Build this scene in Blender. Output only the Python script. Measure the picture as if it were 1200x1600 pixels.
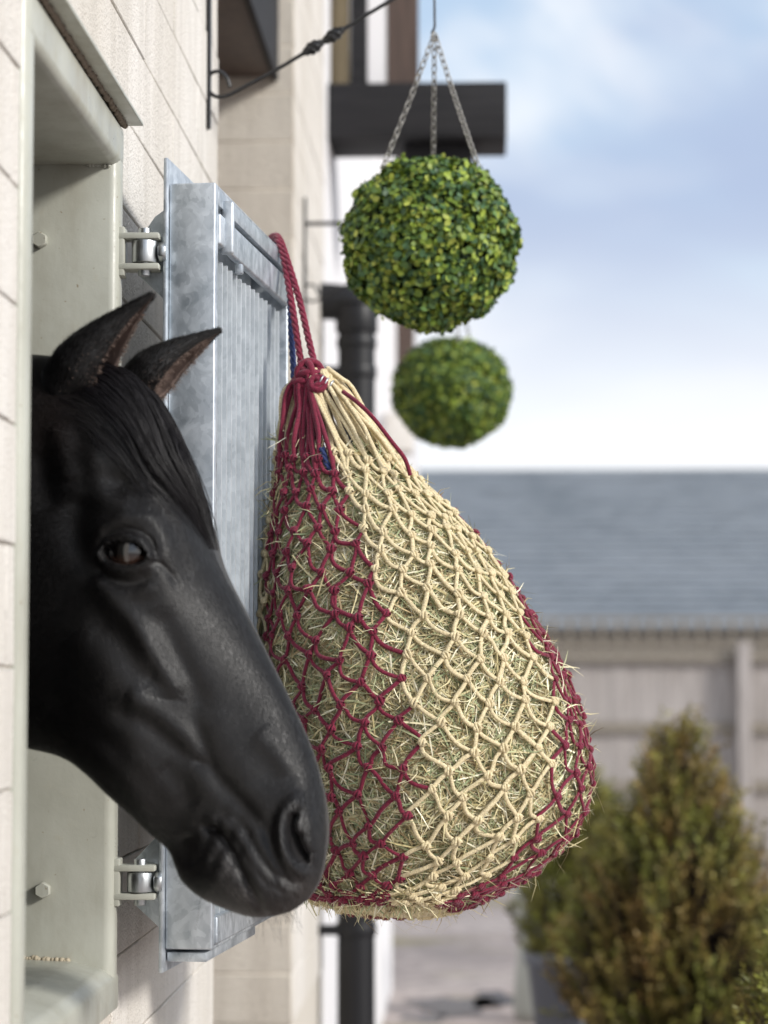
import bpy, bmesh, math, random
import numpy as np
from mathutils import Vector, Matrix
random.seed(7); rng = np.random.default_rng(7)
for o in list(bpy.data.objects): bpy.data.objects.remove(o)
S = bpy.context.scene
COL = S.collection
R = math.radians
# ------------------------------------------------------------------ camera
CAMZ = 1.55; YAW = R(2.35); PITCH = R(4.0); FPX = 85/36*1600
cam_d = bpy.data.cameras.new('camera'); cam = bpy.data.objects.new('camera', cam_d); COL.objects.link(cam)
cam.location = (0, 0, CAMZ); cam.rotation_euler = (math.pi/2+PITCH, 0, YAW)
cam_d.sensor_fit = 'VERTICAL'; cam_d.sensor_height = 36; cam_d.sensor_width = 24; cam_d.lens = 85
cam_d.clip_start = 0.05; cam_d.clip_end = 2000
cam_d.dof.use_dof = True; cam_d.dof.focus_distance = 3.13; cam_d.dof.aperture_fstop = 4.2
S.camera = cam
# ------------------------------------------------------------------ world: hazy sky with broken cloud
SUN_EL, SUN_AZ = R(25), math.atan2(0.80, -0.48)      # azimuth measured from +Y towards +X
W = bpy.data.worlds.new('World'); S.world = W; W.use_nodes = True
nt = W.node_tree; N = nt.nodes; L = nt.links; N.clear()
out = N.new('ShaderNodeOutputWorld'); bg = N.new('ShaderNodeBackground'); bg.inputs[1].default_value = 0.125
sky = N.new('ShaderNodeTexSky'); sky.sky_type = 'NISHITA'; sky.sun_disc = False
sky.sun_elevation = SUN_EL; sky.sun_rotation = SUN_AZ; sky.air_density = 1.0; sky.dust_density = 1.5
SKY_A, SKY_B = (4.26, -3.2, 2.93), (0.39, 4.78, 0.62)
tc = N.new('ShaderNodeTexCoord')
def cloudfield(loc, scale, zs, detail, dist):
    mp = N.new('ShaderNodeMapping'); mp.inputs['Rotation'].default_value = (0, R(22), 0); mp.inputs['Scale'].default_value = (1, 1, zs); mp.inputs['Location'].default_value = loc
    L.new(tc.outputs['Generated'], mp.inputs[0]); n = N.new('ShaderNodeTexNoise'); n.inputs['Scale'].default_value = scale; n.inputs['Detail'].default_value = detail
    n.inputs['Roughness'].default_value = .5; n.inputs['Distortion'].default_value = dist; L.new(mp.outputs[0], n.inputs['Vector']); return n.outputs['Fac']
def wramp(fac, a, b, ca, cb):
    c = N.new('ShaderNodeValToRGB'); c.color_ramp.interpolation = 'EASE'; e = c.color_ramp.elements; e[0].position = a; e[1].position = b; e[0].color = (*ca, 1); e[1].color = (*cb, 1); L.new(fac, c.inputs[0]); return c.outputs[0]
def wmix(f, a, b):
    m = N.new('ShaderNodeMix'); m.data_type = 'RGBA'
    for k, v_ in ((0, f), (6, a), (7, b)):
        if isinstance(v_, (tuple, float)): m.inputs[k].default_value = (*v_, 1) if isinstance(v_, tuple) else v_
        else: L.new(v_, m.inputs[k])
    return m.outputs[2]
blue = wmix(.55, sky.outputs[0], (3.7, 4.5, 5.5))
grey = cloudfield(SKY_A, 3.4, 2.3, 3.5, .3); white = cloudfield(SKY_B, 4.6, 2.6, 4, .5)
c1 = wmix(wramp(white, .40, .60, (0, 0, 0), (1, 1, 1)), blue, (5.6, 5.7, 5.9))
c2 = wmix(wramp(grey, .49, .68, (0, 0, 0), (.95, .95, .95)), c1, (2.6, 3.15, 4.3))
sp = N.new('ShaderNodeSeparateXYZ'); L.new(tc.outputs['Generated'], sp.inputs[0])
haze_ = wramp(sp.outputs[2], .08, .21, (.9, .9, .9), (0, 0, 0))
c3 = wmix(haze_, c2, (5.7, 5.8, 6.0))
L.new(c3, bg.inputs[0]); L.new(bg.outputs[0], out.inputs[0])
# ------------------------------------------------------------------ sun (thin cloud: soft edged)
sd = bpy.data.lights.new('sun', 'SUN'); sd.energy = 2.2; sd.angle = R(10); sd.color = (1, .97, .92)
so = bpy.data.objects.new('sun', sd); COL.objects.link(so)
tosun = Vector((math.sin(SUN_AZ)*math.cos(SUN_EL), math.cos(SUN_AZ)*math.cos(SUN_EL), math.sin(SUN_EL)))
so.rotation_euler = tosun.to_track_quat('Z', 'Y').to_euler(); so.location = (6, 3, 8)
S.view_settings.view_transform = 'Standard'; S.view_settings.look = 'None'; S.view_settings.gamma = 1
S.view_settings.exposure = 0.56
S.cycles.max_bounces = 6
# ------------------------------------------------------------------ helpers
FH = np.array([-math.sin(YAW), math.cos(YAW), 0.]); RT = np.array([math.cos(YAW), math.sin(YAW), 0.])
FW = FH*math.cos(PITCH)+np.array([0, 0, math.sin(PITCH)]); UP = -FH*math.sin(PITCH)+np.array([0, 0, math.cos(PITCH)])
C0 = np.array([0, 0, CAMZ])
def ray(px, py):
    px = np.asarray(px, float)[..., None]; py = np.asarray(py, float)[..., None]
    return FW + RT*(px-600)/FPX - UP*(py-800)/FPX
def at(px, py, d):                       # the point seen at a pixel of the photograph, d metres down the yard
    r = ray(px, py); return C0 + r*(np.asarray(d, float)[..., None]/r[..., 1:2])
def atp(px, py, P0, n):                  # the same on an upright plane
    r = ray(px, py); k = np.dot(np.asarray(P0)-C0, n)/(r@n); return C0 + r*k[..., None]
def proj(P):
    v = P-C0; z = v@FW; return 600+FPX*(v@RT)/z, 800-FPX*(v@UP)/z
def V(p): return Vector([float(a) for a in p])
def link(o, parent=None):
    COL.objects.link(o)
    if parent is not None: o.parent = parent
    return o
def tag(o, label=None, cat=None, group=None, kind=None):
    if label: o['label'] = label
    if cat: o['category'] = cat
    if group: o['group'] = group
    if kind: o['kind'] = kind
    return o
def empty(name, loc, label, cat, group=None):
    o = bpy.data.objects.new(name, None); o.location = V(loc); o.empty_display_size = .05; link(o)
    bpy.context.view_layer.update()
    return tag(o, label, cat, group, 'thing')
def adopt(o, parent):                    # world-space mesh becomes a child
    if parent is not None:
        o.parent = parent
        m = Matrix.Identity(4); p = parent
        while p is not None: m = p.matrix_basis @ m if p.parent is None else p.matrix_basis @ m; p = p.parent
        o.matrix_parent_inverse = m.inverted()
    return o
def mesh_np(name, verts, faces, mat=None, parent=None, smooth=True, col=None, mats=None, midx=None):
    verts = np.asarray(verts, np.float32); faces = np.asarray(faces, np.int32)
    me = bpy.data.meshes.new(name); k = faces.shape[1]; nf = len(faces)
    me.vertices.add(len(verts)); me.vertices.foreach_set('co', verts.ravel())
    me.loops.add(nf*k); me.loops.foreach_set('vertex_index', faces.ravel())
    me.polygons.add(nf); me.polygons.foreach_set('loop_start', np.arange(0, nf*k, k, dtype=np.int32))
    try: me.polygons.foreach_set('loop_total', np.full(nf, k, np.int32))
    except Exception: pass
    me.polygons.foreach_set('use_smooth', np.full(nf, smooth, bool))
    if midx is not None: me.polygons.foreach_set('material_index', np.asarray(midx, np.int32))
    me.update(calc_edges=True)
    if col is not None:
        a = me.color_attributes.new('tint', 'FLOAT_COLOR', 'POINT')
        c = np.ones((len(verts), 4), np.float32); c[:, :3] = col; a.data.foreach_set('color', c.ravel())
    for m in (mats or [mat]):
        if m: me.materials.append(m)
    o = bpy.data.objects.new(name, me); link(o); adopt(o, parent); return o
def bm_obj(name, bm, mat, parent=None, smooth=False, bevel=0, seg=2):
    bmesh.ops.recalc_face_normals(bm, faces=bm.faces)
    if bevel:
        bmesh.ops.bevel(bm, geom=bm.edges[:], offset=bevel, segments=seg, affect='EDGES', profile=.5, clamp_overlap=True)
    me = bpy.data.meshes.new(name); bm.to_mesh(me); bm.free()
    if smooth or bevel:
        for p in me.polygons: p.use_smooth = True
        try: me.set_sharp_from_angle(angle=R(40))
        except Exception: pass
    me.materials.append(mat)
    o = bpy.data.objects.new(name, me); link(o); adopt(o, parent); return o
def box(name, x0, x1, y0, y1, z0, z1, mat, parent=None, bevel=0, seg=2, jit=0, xf=None):
    bm = bmesh.new()
    vs = [bm.verts.new((x, y, z)) for x in (x0, x1) for y in (y0, y1) for z in (z0, z1)]
    for f in ((0,1,3,2),(4,6,7,5),(0,4,5,1),(2,3,7,6),(0,2,6,4),(1,5,7,3)): bm.faces.new([vs[i] for i in f])
    if jit:
        for v in vs: v.co += Vector((random.uniform(-jit,jit), random.uniform(-jit,jit), random.uniform(-jit,jit)))
    if xf is not None: bm.transform(xf)
    return bm_obj(name, bm, mat, parent, bevel=bevel, seg=seg)
def prism(name, pts, e, mat, parent=None, bevel=0, xf=None):   # polygon (3d points) pushed along e
    bm = bmesh.new(); a = [bm.verts.new(V(p)) for p in pts]; b = [bm.verts.new(V(p)+V(e)) for p in pts]
    bm.faces.new(a); bm.faces.new(b[::-1]); n = len(a)
    for i in range(n): bm.faces.new([a[i], a[(i+1)%n], b[(i+1)%n], b[i]])
    if xf is not None: bm.transform(xf)
    return bm_obj(name, bm, mat, parent, bevel=bevel)
def nrm(v): return v/np.maximum(np.linalg.norm(v, axis=-1, keepdims=True), 1e-9)
def tubes(P, rad, sides=6, ref=None, flat=1.0, caps=False):       # P (n,k,3) -> verts, quads
    P = np.asarray(P, float); n, k, _ = P.shape
    T = np.empty_like(P); T[:, 1:-1] = P[:, 2:]-P[:, :-2]; T[:, 0] = P[:, 1]-P[:, 0]; T[:, -1] = P[:, -1]-P[:, -2]; T = nrm(T)
    if ref is None: ref = np.tile(np.array([.31, -.9, .29]), (n, k, 1))
    ref = np.broadcast_to(ref, P.shape)
    A = nrm(np.cross(T, ref)); B = np.cross(A, T)
    rad = np.broadcast_to(np.asarray(rad, float), (n, k))[..., None]
    ang = np.arange(sides)*2*math.pi/sides
    vs = P[:, :, None]+rad[..., None]*(A[:, :, None]*np.cos(ang)[:, None]+flat*B[:, :, None]*np.sin(ang)[:, None])
    idx = np.arange(n*k*sides).reshape(n, k, sides)
    a = idx[:, :-1]; b = idx[:, 1:]
    q = np.stack([a, np.roll(a, -1, 2), np.roll(b, -1, 2), b], -1).reshape(-1, 4)
    return vs.reshape(-1, 3), q
def merge(parts):
    vs, fs, o = [], [], 0
    for v, f in parts: vs.append(v); fs.append(f+o); o += len(v)
    return np.concatenate(vs), np.concatenate(fs)
def spline(pts, n):                      # Catmull-Rom through control points, n samples
    p = np.asarray(pts, float); m = len(p)
    q = np.vstack([2*p[0]-p[1], p, 2*p[-1]-p[-2]]); t = np.linspace(0, m-1-1e-9, n); i = t.astype(int); f = (t-i)[:, None]
    a, b, c, d = q[i], q[i+1], q[i+2], q[i+3]
    return .5*(2*b+(c-a)*f+(2*a-5*b+4*c-d)*f**2+(3*b-a-3*c+d)*f**3)
def interp(x, xs, ys): return np.interp(x, xs, ys)
# ------------------------------------------------------------------ materials
def M(name, base=(.5,.5,.5), rough=.6, metal=0., spec=.5, **k):
    m = bpy.data.materials.new(name); m.use_nodes = True; b = m.node_tree.nodes['Principled BSDF']
    b.inputs['Base Color'].default_value = (*base, 1); b.inputs['Roughness'].default_value = rough
    b.inputs['Metallic'].default_value = metal; b.inputs['Specular IOR Level'].default_value = spec
    for kk, v in k.items(): b.inputs[kk.replace('_', ' ')].default_value = v
    return m
def noise(m, scale, detail=4, rough=.55, coord='Object', mapscale=None, dist=0):
    n = m.node_tree.nodes; l = m.node_tree.links
    t = n.new('ShaderNodeTexCoord'); mpn = n.new('ShaderNodeMapping')
    if mapscale: mpn.inputs['Scale'].default_value = mapscale
    geo = None
    if coord == 'World':
        geo = n.new('ShaderNodeNewGeometry'); l.new(geo.outputs['Position'], mpn.inputs[0])
    else: l.new(t.outputs[coord], mpn.inputs[0])
    x = n.new('ShaderNodeTexNoise'); x.inputs['Scale'].default_value = scale; x.inputs['Detail'].default_value = detail
    x.inputs['Roughness'].default_value = rough; x.inputs['Distortion'].default_value = dist
    l.new(mpn.outputs[0], x.inputs['Vector']); return x.outputs['Fac']
def ramp(m, fac, stops):
    n = m.node_tree.nodes; l = m.node_tree.links; r = n.new('ShaderNodeValToRGB'); e = r.color_ramp.elements
    while len(e) < len(stops): e.new(.5)
    for i, (p, c) in enumerate(stops): e[i].position = p; e[i].color = (*c, 1) if len(c) == 3 else c
    l.new(fac, r.inputs[0]); return r.outputs[0]
def setin(m, name, s): m.node_tree.links.new(s, m.node_tree.nodes['Principled BSDF'].inputs[name])
def mixc(m, fac, a, b, mode='MIX'):
    n = m.node_tree.nodes; l = m.node_tree.links; x = n.new('ShaderNodeMix'); x.data_type = 'RGBA'; x.blend_type = mode
    for i, s in ((0, fac), (6, a), (7, b)):
        if hasattr(s, 'is_linked') or hasattr(s, 'links'): l.new(s, x.inputs[i])
        else: x.inputs[i].default_value = s if not isinstance(s, tuple) else ((*s, 1) if len(s) == 3 else s)
    return x.outputs[2]
def bump(m, h, strength=.3, dist=.005):
    n = m.node_tree.nodes; l = m.node_tree.links; b = n.new('ShaderNodeBump'); b.inputs['Strength'].default_value = strength
    b.inputs['Distance'].default_value = dist; l.new(h, b.inputs['Height']); l.new(b.outputs[0], n['Principled BSDF'].inputs['Normal']); return b
def tintmat(name, rough=.6, spec=.3, trans=0, **k):
    m = M(name, rough=rough, spec=spec, **k); a = m.node_tree.nodes.new('ShaderNodeVertexColor'); a.layer_name = 'tint'
    setin(m, 'Base Color', a.outputs[0])
    return m, a.outputs[0]
def painted_block(name, base, dark):
    m = M(name, base, .8, spec=.25)
    big = noise(m, 2.2, 4, .6, 'World', (1, 1, .35)); fine = noise(m, 90, 5, .6, 'World'); pit = noise(m, 260, 2, .5, 'World')
    streak = noise(m, 20, 4, .65, 'World', (1, 1, .12))
    c = ramp(m, big, [(.3, dark), (.62, base)])
    c = mixc(m, ramp(m, streak, [(.42, (0,0,0)), (.70, (.55,.55,.55))]), c, tuple(x*.82 for x in dark))
    c = mixc(m, ramp(m, pit, [(.63, (0,0,0)), (.72, (.75,.75,.75))]), c, tuple(x*.45 for x in dark))
    setin(m, 'Base Color', c)
    s = m.node_tree.nodes.new('ShaderNodeMath'); s.operation = 'ADD'; m.node_tree.links.new(fine, s.inputs[0]); m.node_tree.links.new(pit, s.inputs[1])
    bump(m, s.outputs[0], .8, .004); return m
m_block = painted_block('painted_stone', (.74, .705, .66), (.62, .575, .51))
m_block2 = painted_block('painted_stone_door', (.70, .65, .57), (.60, .54, .46))
m_mortar = M('mortar', (.56, .52, .46), .95, spec=.1)
bump(m_mortar, noise(m_mortar, 120, 5, .6, 'World'), .6, .004)
m_frame = M('cream_green_paint', (.46, .475, .40), .36, spec=.5)
_f = noise(m_frame, 9, 4, .6, 'World', (1, 1, .6)); _g = noise(m_frame, 140, 2, .5, 'World'); _h = noise(m_frame, 30, 5, .7, 'World')
_c = ramp(m_frame, _f, [(.3, (.365, .365, .31)), (.65, (.46, .465, .405))])
_c = mixc(m_frame, ramp(m_frame, _g, [(.70, (0,0,0)), (.76, (.8,.8,.8))]), _c, (.22, .17, .10))
_c = mixc(m_frame, ramp(m_frame, _h, [(.60, (0,0,0)), (.75, (.4,.4,.4))]), _c, (.36, .32, .22))
_k = noise(m_frame, 5, 6, .7, 'World', (1, 1, .3)); _c = mixc(m_frame, ramp(m_frame, _k, [(.52, (0,0,0)), (.72, (.55,.55,.55))]), _c, (.24, .21, .15))
setin(m_frame, 'Base Color', _c); setin(m_frame, 'Roughness', ramp(m_frame, _h, [(.3, (.26,)*3), (.7, (.5,)*3)])); bump(m_frame, _h, .2, .003)
def galv(name, b0, b1, metal=.75):
    m = M(name, b1, .42, metal)
    n = m.node_tree.nodes; l = m.node_tree.links; t = n.new('ShaderNodeNewGeometry')
    mp_ = n.new('ShaderNodeMapping'); mp_.inputs['Scale'].default_value = (1, 1, .8); l.new(t.outputs['Position'], mp_.inputs[0])
    v = n.new('ShaderNodeTexVoronoi'); v.inputs['Scale'].default_value = 150
    nn = n.new('ShaderNodeTexNoise'); nn.inputs['Scale'].default_value = 22; nn.inputs['Detail'].default_value = 6; nn.inputs['Distortion'].default_value = 1.2
    l.new(mp_.outputs[0], nn.inputs['Vector'])
    add = n.new('ShaderNodeVectorMath'); add.operation = 'MULTIPLY_ADD'; add.inputs[1].default_value = (.03, .03, .03)
    l.new(nn.outputs['Color'], add.inputs[0]); l.new(mp_.outputs[0], add.inputs[2]); l.new(add.outputs[0], v.inputs['Vector'])
    s = n.new('ShaderNodeSeparateColor'); l.new(v.outputs['Color'], s.inputs[0])
    mm = n.new('ShaderNodeMath'); mm.operation = 'MULTIPLY_ADD'; mm.inputs[1].default_value = .20; l.new(s.outputs[0], mm.inputs[0])
    m2 = n.new('ShaderNodeMath'); m2.operation = 'MULTIPLY'; m2.inputs[1].default_value = .92; l.new(nn.outputs['Fac'], m2.inputs[0]); l.new(m2.outputs[0], mm.inputs[2])
    setin(m, 'Base Color', ramp(m, mm.outputs[0], [(.28, b0), (.75, b1)]))
    setin(m, 'Roughness', ramp(m, mm.outputs[0], [(.2, (.36,)*3), (.8, (.55,)*3)]))
    bump(m, mm.outputs[0], .15, .001); return m
m_galv = galv('galvanised_steel', (.33, .37, .41), (.62, .66, .70))
m_galv2 = galv('galvanised_slat', (.50, .54, .57), (.70, .74, .77), .45)
m_zinc = M('zinc_plate', (.50, .52, .53), .36, 1.0)
setin(m_zinc, 'Roughness', ramp(m_zinc, noise(m_zinc, 70, 4, .6, 'World'), [(.3, (.28,)*3), (.7, (.5,)*3)]))
m_iron = M('black_iron', (.012, .012, .013), .35, spec=.5)
bump(m_iron, noise(m_iron, 120, 3, .5, 'World'), .2, .001)
m_chain = M('chain_steel', (.30, .29, .27), .45, .8)
m_beam = M('dark_stained_timber', (.02, .02, .02), .7, spec=.25)
_b = noise(m_beam, 14, 5, .6, 'World', (.25, 1, 4)); setin(m_beam, 'Base Color', ramp(m_beam, _b, [(.3, (.010, .010, .012)), (.7, (.026, .025, .027))])); bump(m_beam, _b, .4, .004)
m_brown = M('brown_timber', (.07, .042, .03), .6)
_b = noise(m_brown, 14, 5, .6, 'World', (3, 3, .25)); setin(m_brown, 'Base Color', ramp(m_brown, _b, [(.3, (.045, .028, .022)), (.7, (.10, .065, .05))]))
m_olive = M('weathered_post', (.16, .12, .06), .8)
_b = noise(m_olive, 14, 5, .6, 'World', (3, 3, .25)); setin(m_olive, 'Base Color', ramp(m_olive, _b, [(.3, (.05, .037, .02)), (.7, (.13, .10, .055))]))
m_white = M('white_render', (.74, .73, .74), .8, spec=.2)
bump(m_white, noise(m_white, 60, 4, .6, 'World'), .3, .003)
m_pipe = M('black_plastic', (.008, .008, .010), .45, spec=.35)
def fibre(name, a, b):
    m = M(name, a, .75, spec=.25, Sheen_Weight=.25)
    f = noise(m, 420, 2, .6, 'World'); g = noise(m, 40, 3, .5, 'World')
    c = ramp(m, f, [(.3, tuple(x*.62 for x in a)), (.65, b)]); c = mixc(m, ramp(m, g, [(.3, (0,0,0)), (.8, (.5,.5,.5))]), c, tuple(x*.8 for x in a))
    setin(m, 'Base Color', c); bump(m, f, .5, .0015); return m
m_cream = fibre('cream_cord', (.74, .60, .35), (.86, .74, .48))
m_burg = fibre('burgundy_cord', (.155, .0095, .030), (.25, .019, .053))
m_blue = fibre('blue_cord', (.018, .030, .115), (.035, .060, .19))
m_dark = M('dark_interior', (.05, .045, .04), .9)
# ------------------------------------------------------------------ ground
m_ground = M('yard_surface', (.3, .27, .25), .85, spec=.3)
_a = noise(m_ground, .55, 5, .6, 'World', (1, .55, 1)); _b = noise(m_ground, 9, 5, .65, 'World'); _d = noise(m_ground, .9, 3, .5, 'World', (.7, 1.6, 1))
_c = ramp(m_ground, _a, [(.3, (.24, .21, .20)), (.5, (.43, .365, .34)), (.7, (.54, .475, .44))])
_c = mixc(m_ground, ramp(m_ground, _d, [(.56, (0,0,0)), (.66, (.8,.8,.8))]), _c, (.27, .235, .11))
_c = mixc(m_ground, ramp(m_ground, _b, [(.35, (.5,.5,.5)), (.6, (0,0,0))]), _c, (.13, .115, .105))
setin(m_ground, 'Base Color', _c); bump(m_ground, _b, .6, .02)
g = mesh_np('ground', [(-400,-200,0),(400,-200,0),(400,900,0),(-400,900,0)], [(0,1,2,3)], m_ground, smooth=False); tag(g, 'grey pink stable yard with damp patches', 'ground', kind='structure')
m_water = M('puddle_water', (.09, .10, .12), .12, spec=.6)
def puddle(px, py, rx, ry, lab):
    c = at(px, py, 12.); c = C0+(c-C0)*(CAMZ/(CAMZ-c[2])); n = 40; vs = [(c[0], c[1], .004)]
    for i in range(n):
        a = i*2*math.pi/n; k = 1+.22*math.sin(3*a+px)+.13*math.sin(7*a+py)
        vs.append((c[0]+rx*k*math.cos(a), c[1]+ry*k*math.sin(a), .004))
    o = mesh_np('puddle', vs, [(0, 1+i, 1+(i+1) % n) for i in range(n)], m_water, smooth=False); tag(o, lab, 'puddle', 'puddles on the yard', kind='structure')
puddle(710, 1572, .20, .33, 'shallow puddle of rainwater on the yard nearest the downpipe')
puddle(775, 1563, .12, .30, 'small puddle on the yard beside the pale pot')
puddle(665, 1592, .10, .12, 'tiny puddle on the yard below the hay net')
# ------------------------------------------------------------------ stable wall with window and door openings
XW = -.466; ZC = CAMZ
OY0, OY1, OZ0, OZ1 = 2.388, 3.047, ZC-.412, ZC+.712       # window hole in the wall (outside the steel frame)
DY0, DY1 = 4.19, 5.92
wall = empty('stable_wall', (XW, 2.5, 0), 'cream painted block stable wall around the open window', 'wall')
def backing(name, x0, x1, y0, y1, z0, z1, par, mat=m_mortar): return box(name, x0, x1, y0, y1, z0, z1, mat, par)
XB = XW-.0036
backing('wall_core', XW-.24, XB, -.6, OY0+.02, 0, 4.4, wall)
backing('wall_core', XW-.24, XB, OY1-.02, DY0-.003, 0, 4.4, wall)
backing('wall_core', XW-.24, XB, OY0+.02, OY1-.02, 0, OZ0+.03, wall)
backing('wall_core', XW-.24, XB, OY0+.02, OY1-.02, OZ1-.02, 4.4, wall)
CH = .1205; BL = .62
def lay(parent, spans, z0, z1, mk, phase=0.0):
    r = 0; z = z0
    while z < z1-.01:
        zt = min(z+CH, z1)
        for (a, b, hz0, hz1, skip) in spans(z, zt):
            y = a-((r % 2)*.5+phase)*BL
            while y < b-.002:
                c0, c1 = max(a, y), min(b, y+BL)
                if c1-c0 > .03: mk(parent, c0+.0006, c1-.0006, z+.0007, zt-.0007)
                y += BL
        z = zt; r += 1
def mk_wall(par, y0, y1, z0, z1):
    d = random.uniform(-.0008, .0010)
    o = box('block', XB-.02, XW+d, y0, y1, z0, z1, m_block, par, bevel=.0018, seg=1, jit=.0009)
def wall_spans(z, zt):
    if zt <= OZ0+.004 or z >= OZ1-.004: return [(1.5, DY0, 0, 0, 0)]
    return [(1.5, OY0, 0, 0, 0), (OY1, DY0, 0, 0, 0)]
lay(wall, wall_spans, .72, 3.40, mk_wall, .13)
backing('plain_face', XB-.02, XW, -.6, 1.497, 0, 4.4, wall, m_block)
backing('plain_face', XB-.02, XW, 1.5, DY0, 3.42, 4.4, wall, m_block)
backing('plain_face', XB-.02, XW, 1.5, DY0, 0, .717, wall, m_block)
# room behind the window
room = bpy.data.objects.new('stable_interior', None); link(room); tag(room, 'dark stable interior behind the window', 'room', kind='structure')
box('wall', -3.7, -3.6, -.6, 5.0, 0, 3.2, m_dark, room); box('wall', -3.6, XW-.245, -.7, -.6, 0, 3.2, m_dark, room)
box('wall', -3.6, XW-.245, 4.0, 4.1, 0, 3.2, m_dark, room); box('ceiling', -3.7, XW-.245, -.7, 4.1, 3.2, 3.3, m_dark, room)
# far pier beyond the door, same line
pier = empty('stable_pier', (XW, DY1, 0), 'cream block pier beyond the doorway, its lit face running on behind the downpipe', 'wall')
backing('wall_core', XW-.5, XB, DY1+.0045, 12.3, 0, 4.4, pier)
def mk_face(par, x0, x1, z0, z1):
    box('block', x0, x1, DY1+random.uniform(-.001, .001), DY1+.03, z0, z1, m_block2, par, bevel=.003, seg=1)
def mk_lit(par, y0, y1, z0, z1):
    box('block', XB-.02, XW+random.uniform(-.001, .001), y0, y1, z0, z1, m_block, par, bevel=.003, seg=1)
lay(pier, lambda z, zt: [(XW-.42, XW-.0005, 0, 0, 0)], .72, 4.2, mk_face, .31)
lay(pier, lambda z, zt: [(DY1+.032, 7.05, 0, 0, 0)], .72, 3.9, mk_lit, .2)
backing('plain_face', XB-.02, XW, 7.053, 12.3, 0, 4.4, pier, m_white)
# door in the recess, timber lintel
door = empty('stable_entrance', (XW-.26, 5.05, 0), 'dark brown boarded stable door set back in the doorway', 'door')
for i in range(12):
    y = DY0+.01+i*(DY1-DY0-.02)/12
    box('plank', XW-.30, XW-.26+random.uniform(-.002, .002), y+.002, y+(DY1-DY0-.02)/12-.002, .03, 2.94, m_brown, door, bevel=.003, seg=1)
lin = box('door_lintel', XW-.34, XW-.055, DY0-.05, DY1-.004, ZC+1.50, ZC+1.80, m_brown, None, bevel=.006)
tag(lin, 'dark brown timber lintel across the top of the doorway', 'lintel', kind='thing')
box('fascia', XW-.054, XW-.040, DY0+.01, DY1-.006, ZC+1.49, ZC+1.80, m_beam, lin)
# ------------------------------------------------------------------ steel window frame
XF = -.458
wf = empty('steel_window', (XF, (OY0+OY1)/2, ZC-.41), 'cream green painted steel window surround set in the block wall', 'window frame')
BZ, TZ = ZC-.349, ZC+.651; Y0, Y1 = 2.434, 3.0
box('jamb', -.72, XF, Y1, Y1+.045, ZC-.409, ZC+.710, m_frame, wf, bevel=.013, seg=4)
box('jamb', -.72, XF, Y0-.044, Y0, ZC-.409, ZC+.710, m_frame, wf, bevel=.013, seg=4)
box('lintel', -.72, XF+.001, Y0-.043, Y1+.043, TZ, ZC+.7095, m_frame, wf, bevel=.013, seg=4)
prism('sill', [(-.72, 0, BZ+.012), (XF-.052, 0, BZ+.004), (XF-.012, 0, BZ-.006), (XF+.001, 0, BZ-.018), (XF+.001, 0, ZC-.408), (-.72, 0, ZC-.408)],
      (0, Y1-Y0+.084, 0), m_frame, wf, bevel=.004, xf=Matrix.Translation((0, Y0-.042, 0)))
box('drip_plate', -.52, XF+.023, Y0-.06, Y1+.052, ZC+.712, ZC+.717, m_frame, wf, bevel=.001, seg=1)
def lumps(name, a, b, n, r, mat, par):
    parts = []
    for i in range(n):
        c = np.array(a)+(np.array(b)-np.array(a))*(i+.5)/n+rng.normal(0, r*.2, 3)
        k = 6; th = np.linspace(0, math.pi, 5); ph = np.arange(k)*2*math.pi/k
        rr = r*rng.uniform(.7, 1.3)
        v = np.array([[c[0]+rr*math.sin(t)*math.cos(p), c[1]+rr*math.sin(t)*math.sin(p), c[2]+rr*math.cos(t)] for t in th for p in ph])
        f = np.array([[i2*k+j, i2*k+(j+1) % k, (i2+1)*k+(j+1) % k, (i2+1)*k+j] for i2 in range(4) for j in range(k)]); parts.append((v, f))
    v, f = merge(parts); return mesh_np(name, v, f, mat, par)
m_bed = M('shaded_mortar', (.20, .165, .13), .95, spec=.1)  # bed under the drip plate, its colour darkened for the deep shade there
m_weld = M('painted_weld', (.42, .36, .26), .7)
lumps('weld_bead', (-.62, Y1-.002, BZ+.010), (XF-.055, Y1-.002, BZ+.004), 38, .0035, m_weld, wf)
lumps('weld_bead', (-.50, Y1-.001, TZ), (XF-.012, Y1-.001, TZ-.001), 20, .0025, m_frame, wf)
lumps('mortar_bed', (XF+.001, Y0-.05, ZC+.7095), (XF+.001, Y1+.044, ZC+.7095), 150, .0038, m_bed, wf)
def hexbolt(name, c, axis, r, h, mat, par):
    bm = bmesh.new(); bmesh.ops.create_cone(bm, cap_ends=True, segments=6, radius1=r, radius2=r, depth=h)
    bm.transform(Matrix.Translation(V(c)) @ Vector(axis).to_track_quat('Z', 'Y').to_matrix().to_4x4())
    return bm_obj(name, bm, mat, par, bevel=r*.12, seg=1)
for (px, py) in ((62, 375), (67, 1391)):
    hexbolt('bolt', at(px, py, Y1-.006)+0, (0, -1, 0), .0105, .012, m_frame, wf)
HZ = [(ZC+.562, ZC+.523), (ZC-.232, ZC-.267)]
for zt, zb in HZ:
    for z in (zt, zb):
        box('hinge_tab', XF-.010, XF+.050, Y1+.008, Y1+.038, z-.004, z+.004, m_frame, wf, bevel=.002, seg=2)
    box('hinge_tab', XF-.006, XF+.006, Y1+.009, Y1+.037, zb-.012, zt+.012, m_frame, wf, bevel=.002, seg=2)
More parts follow.
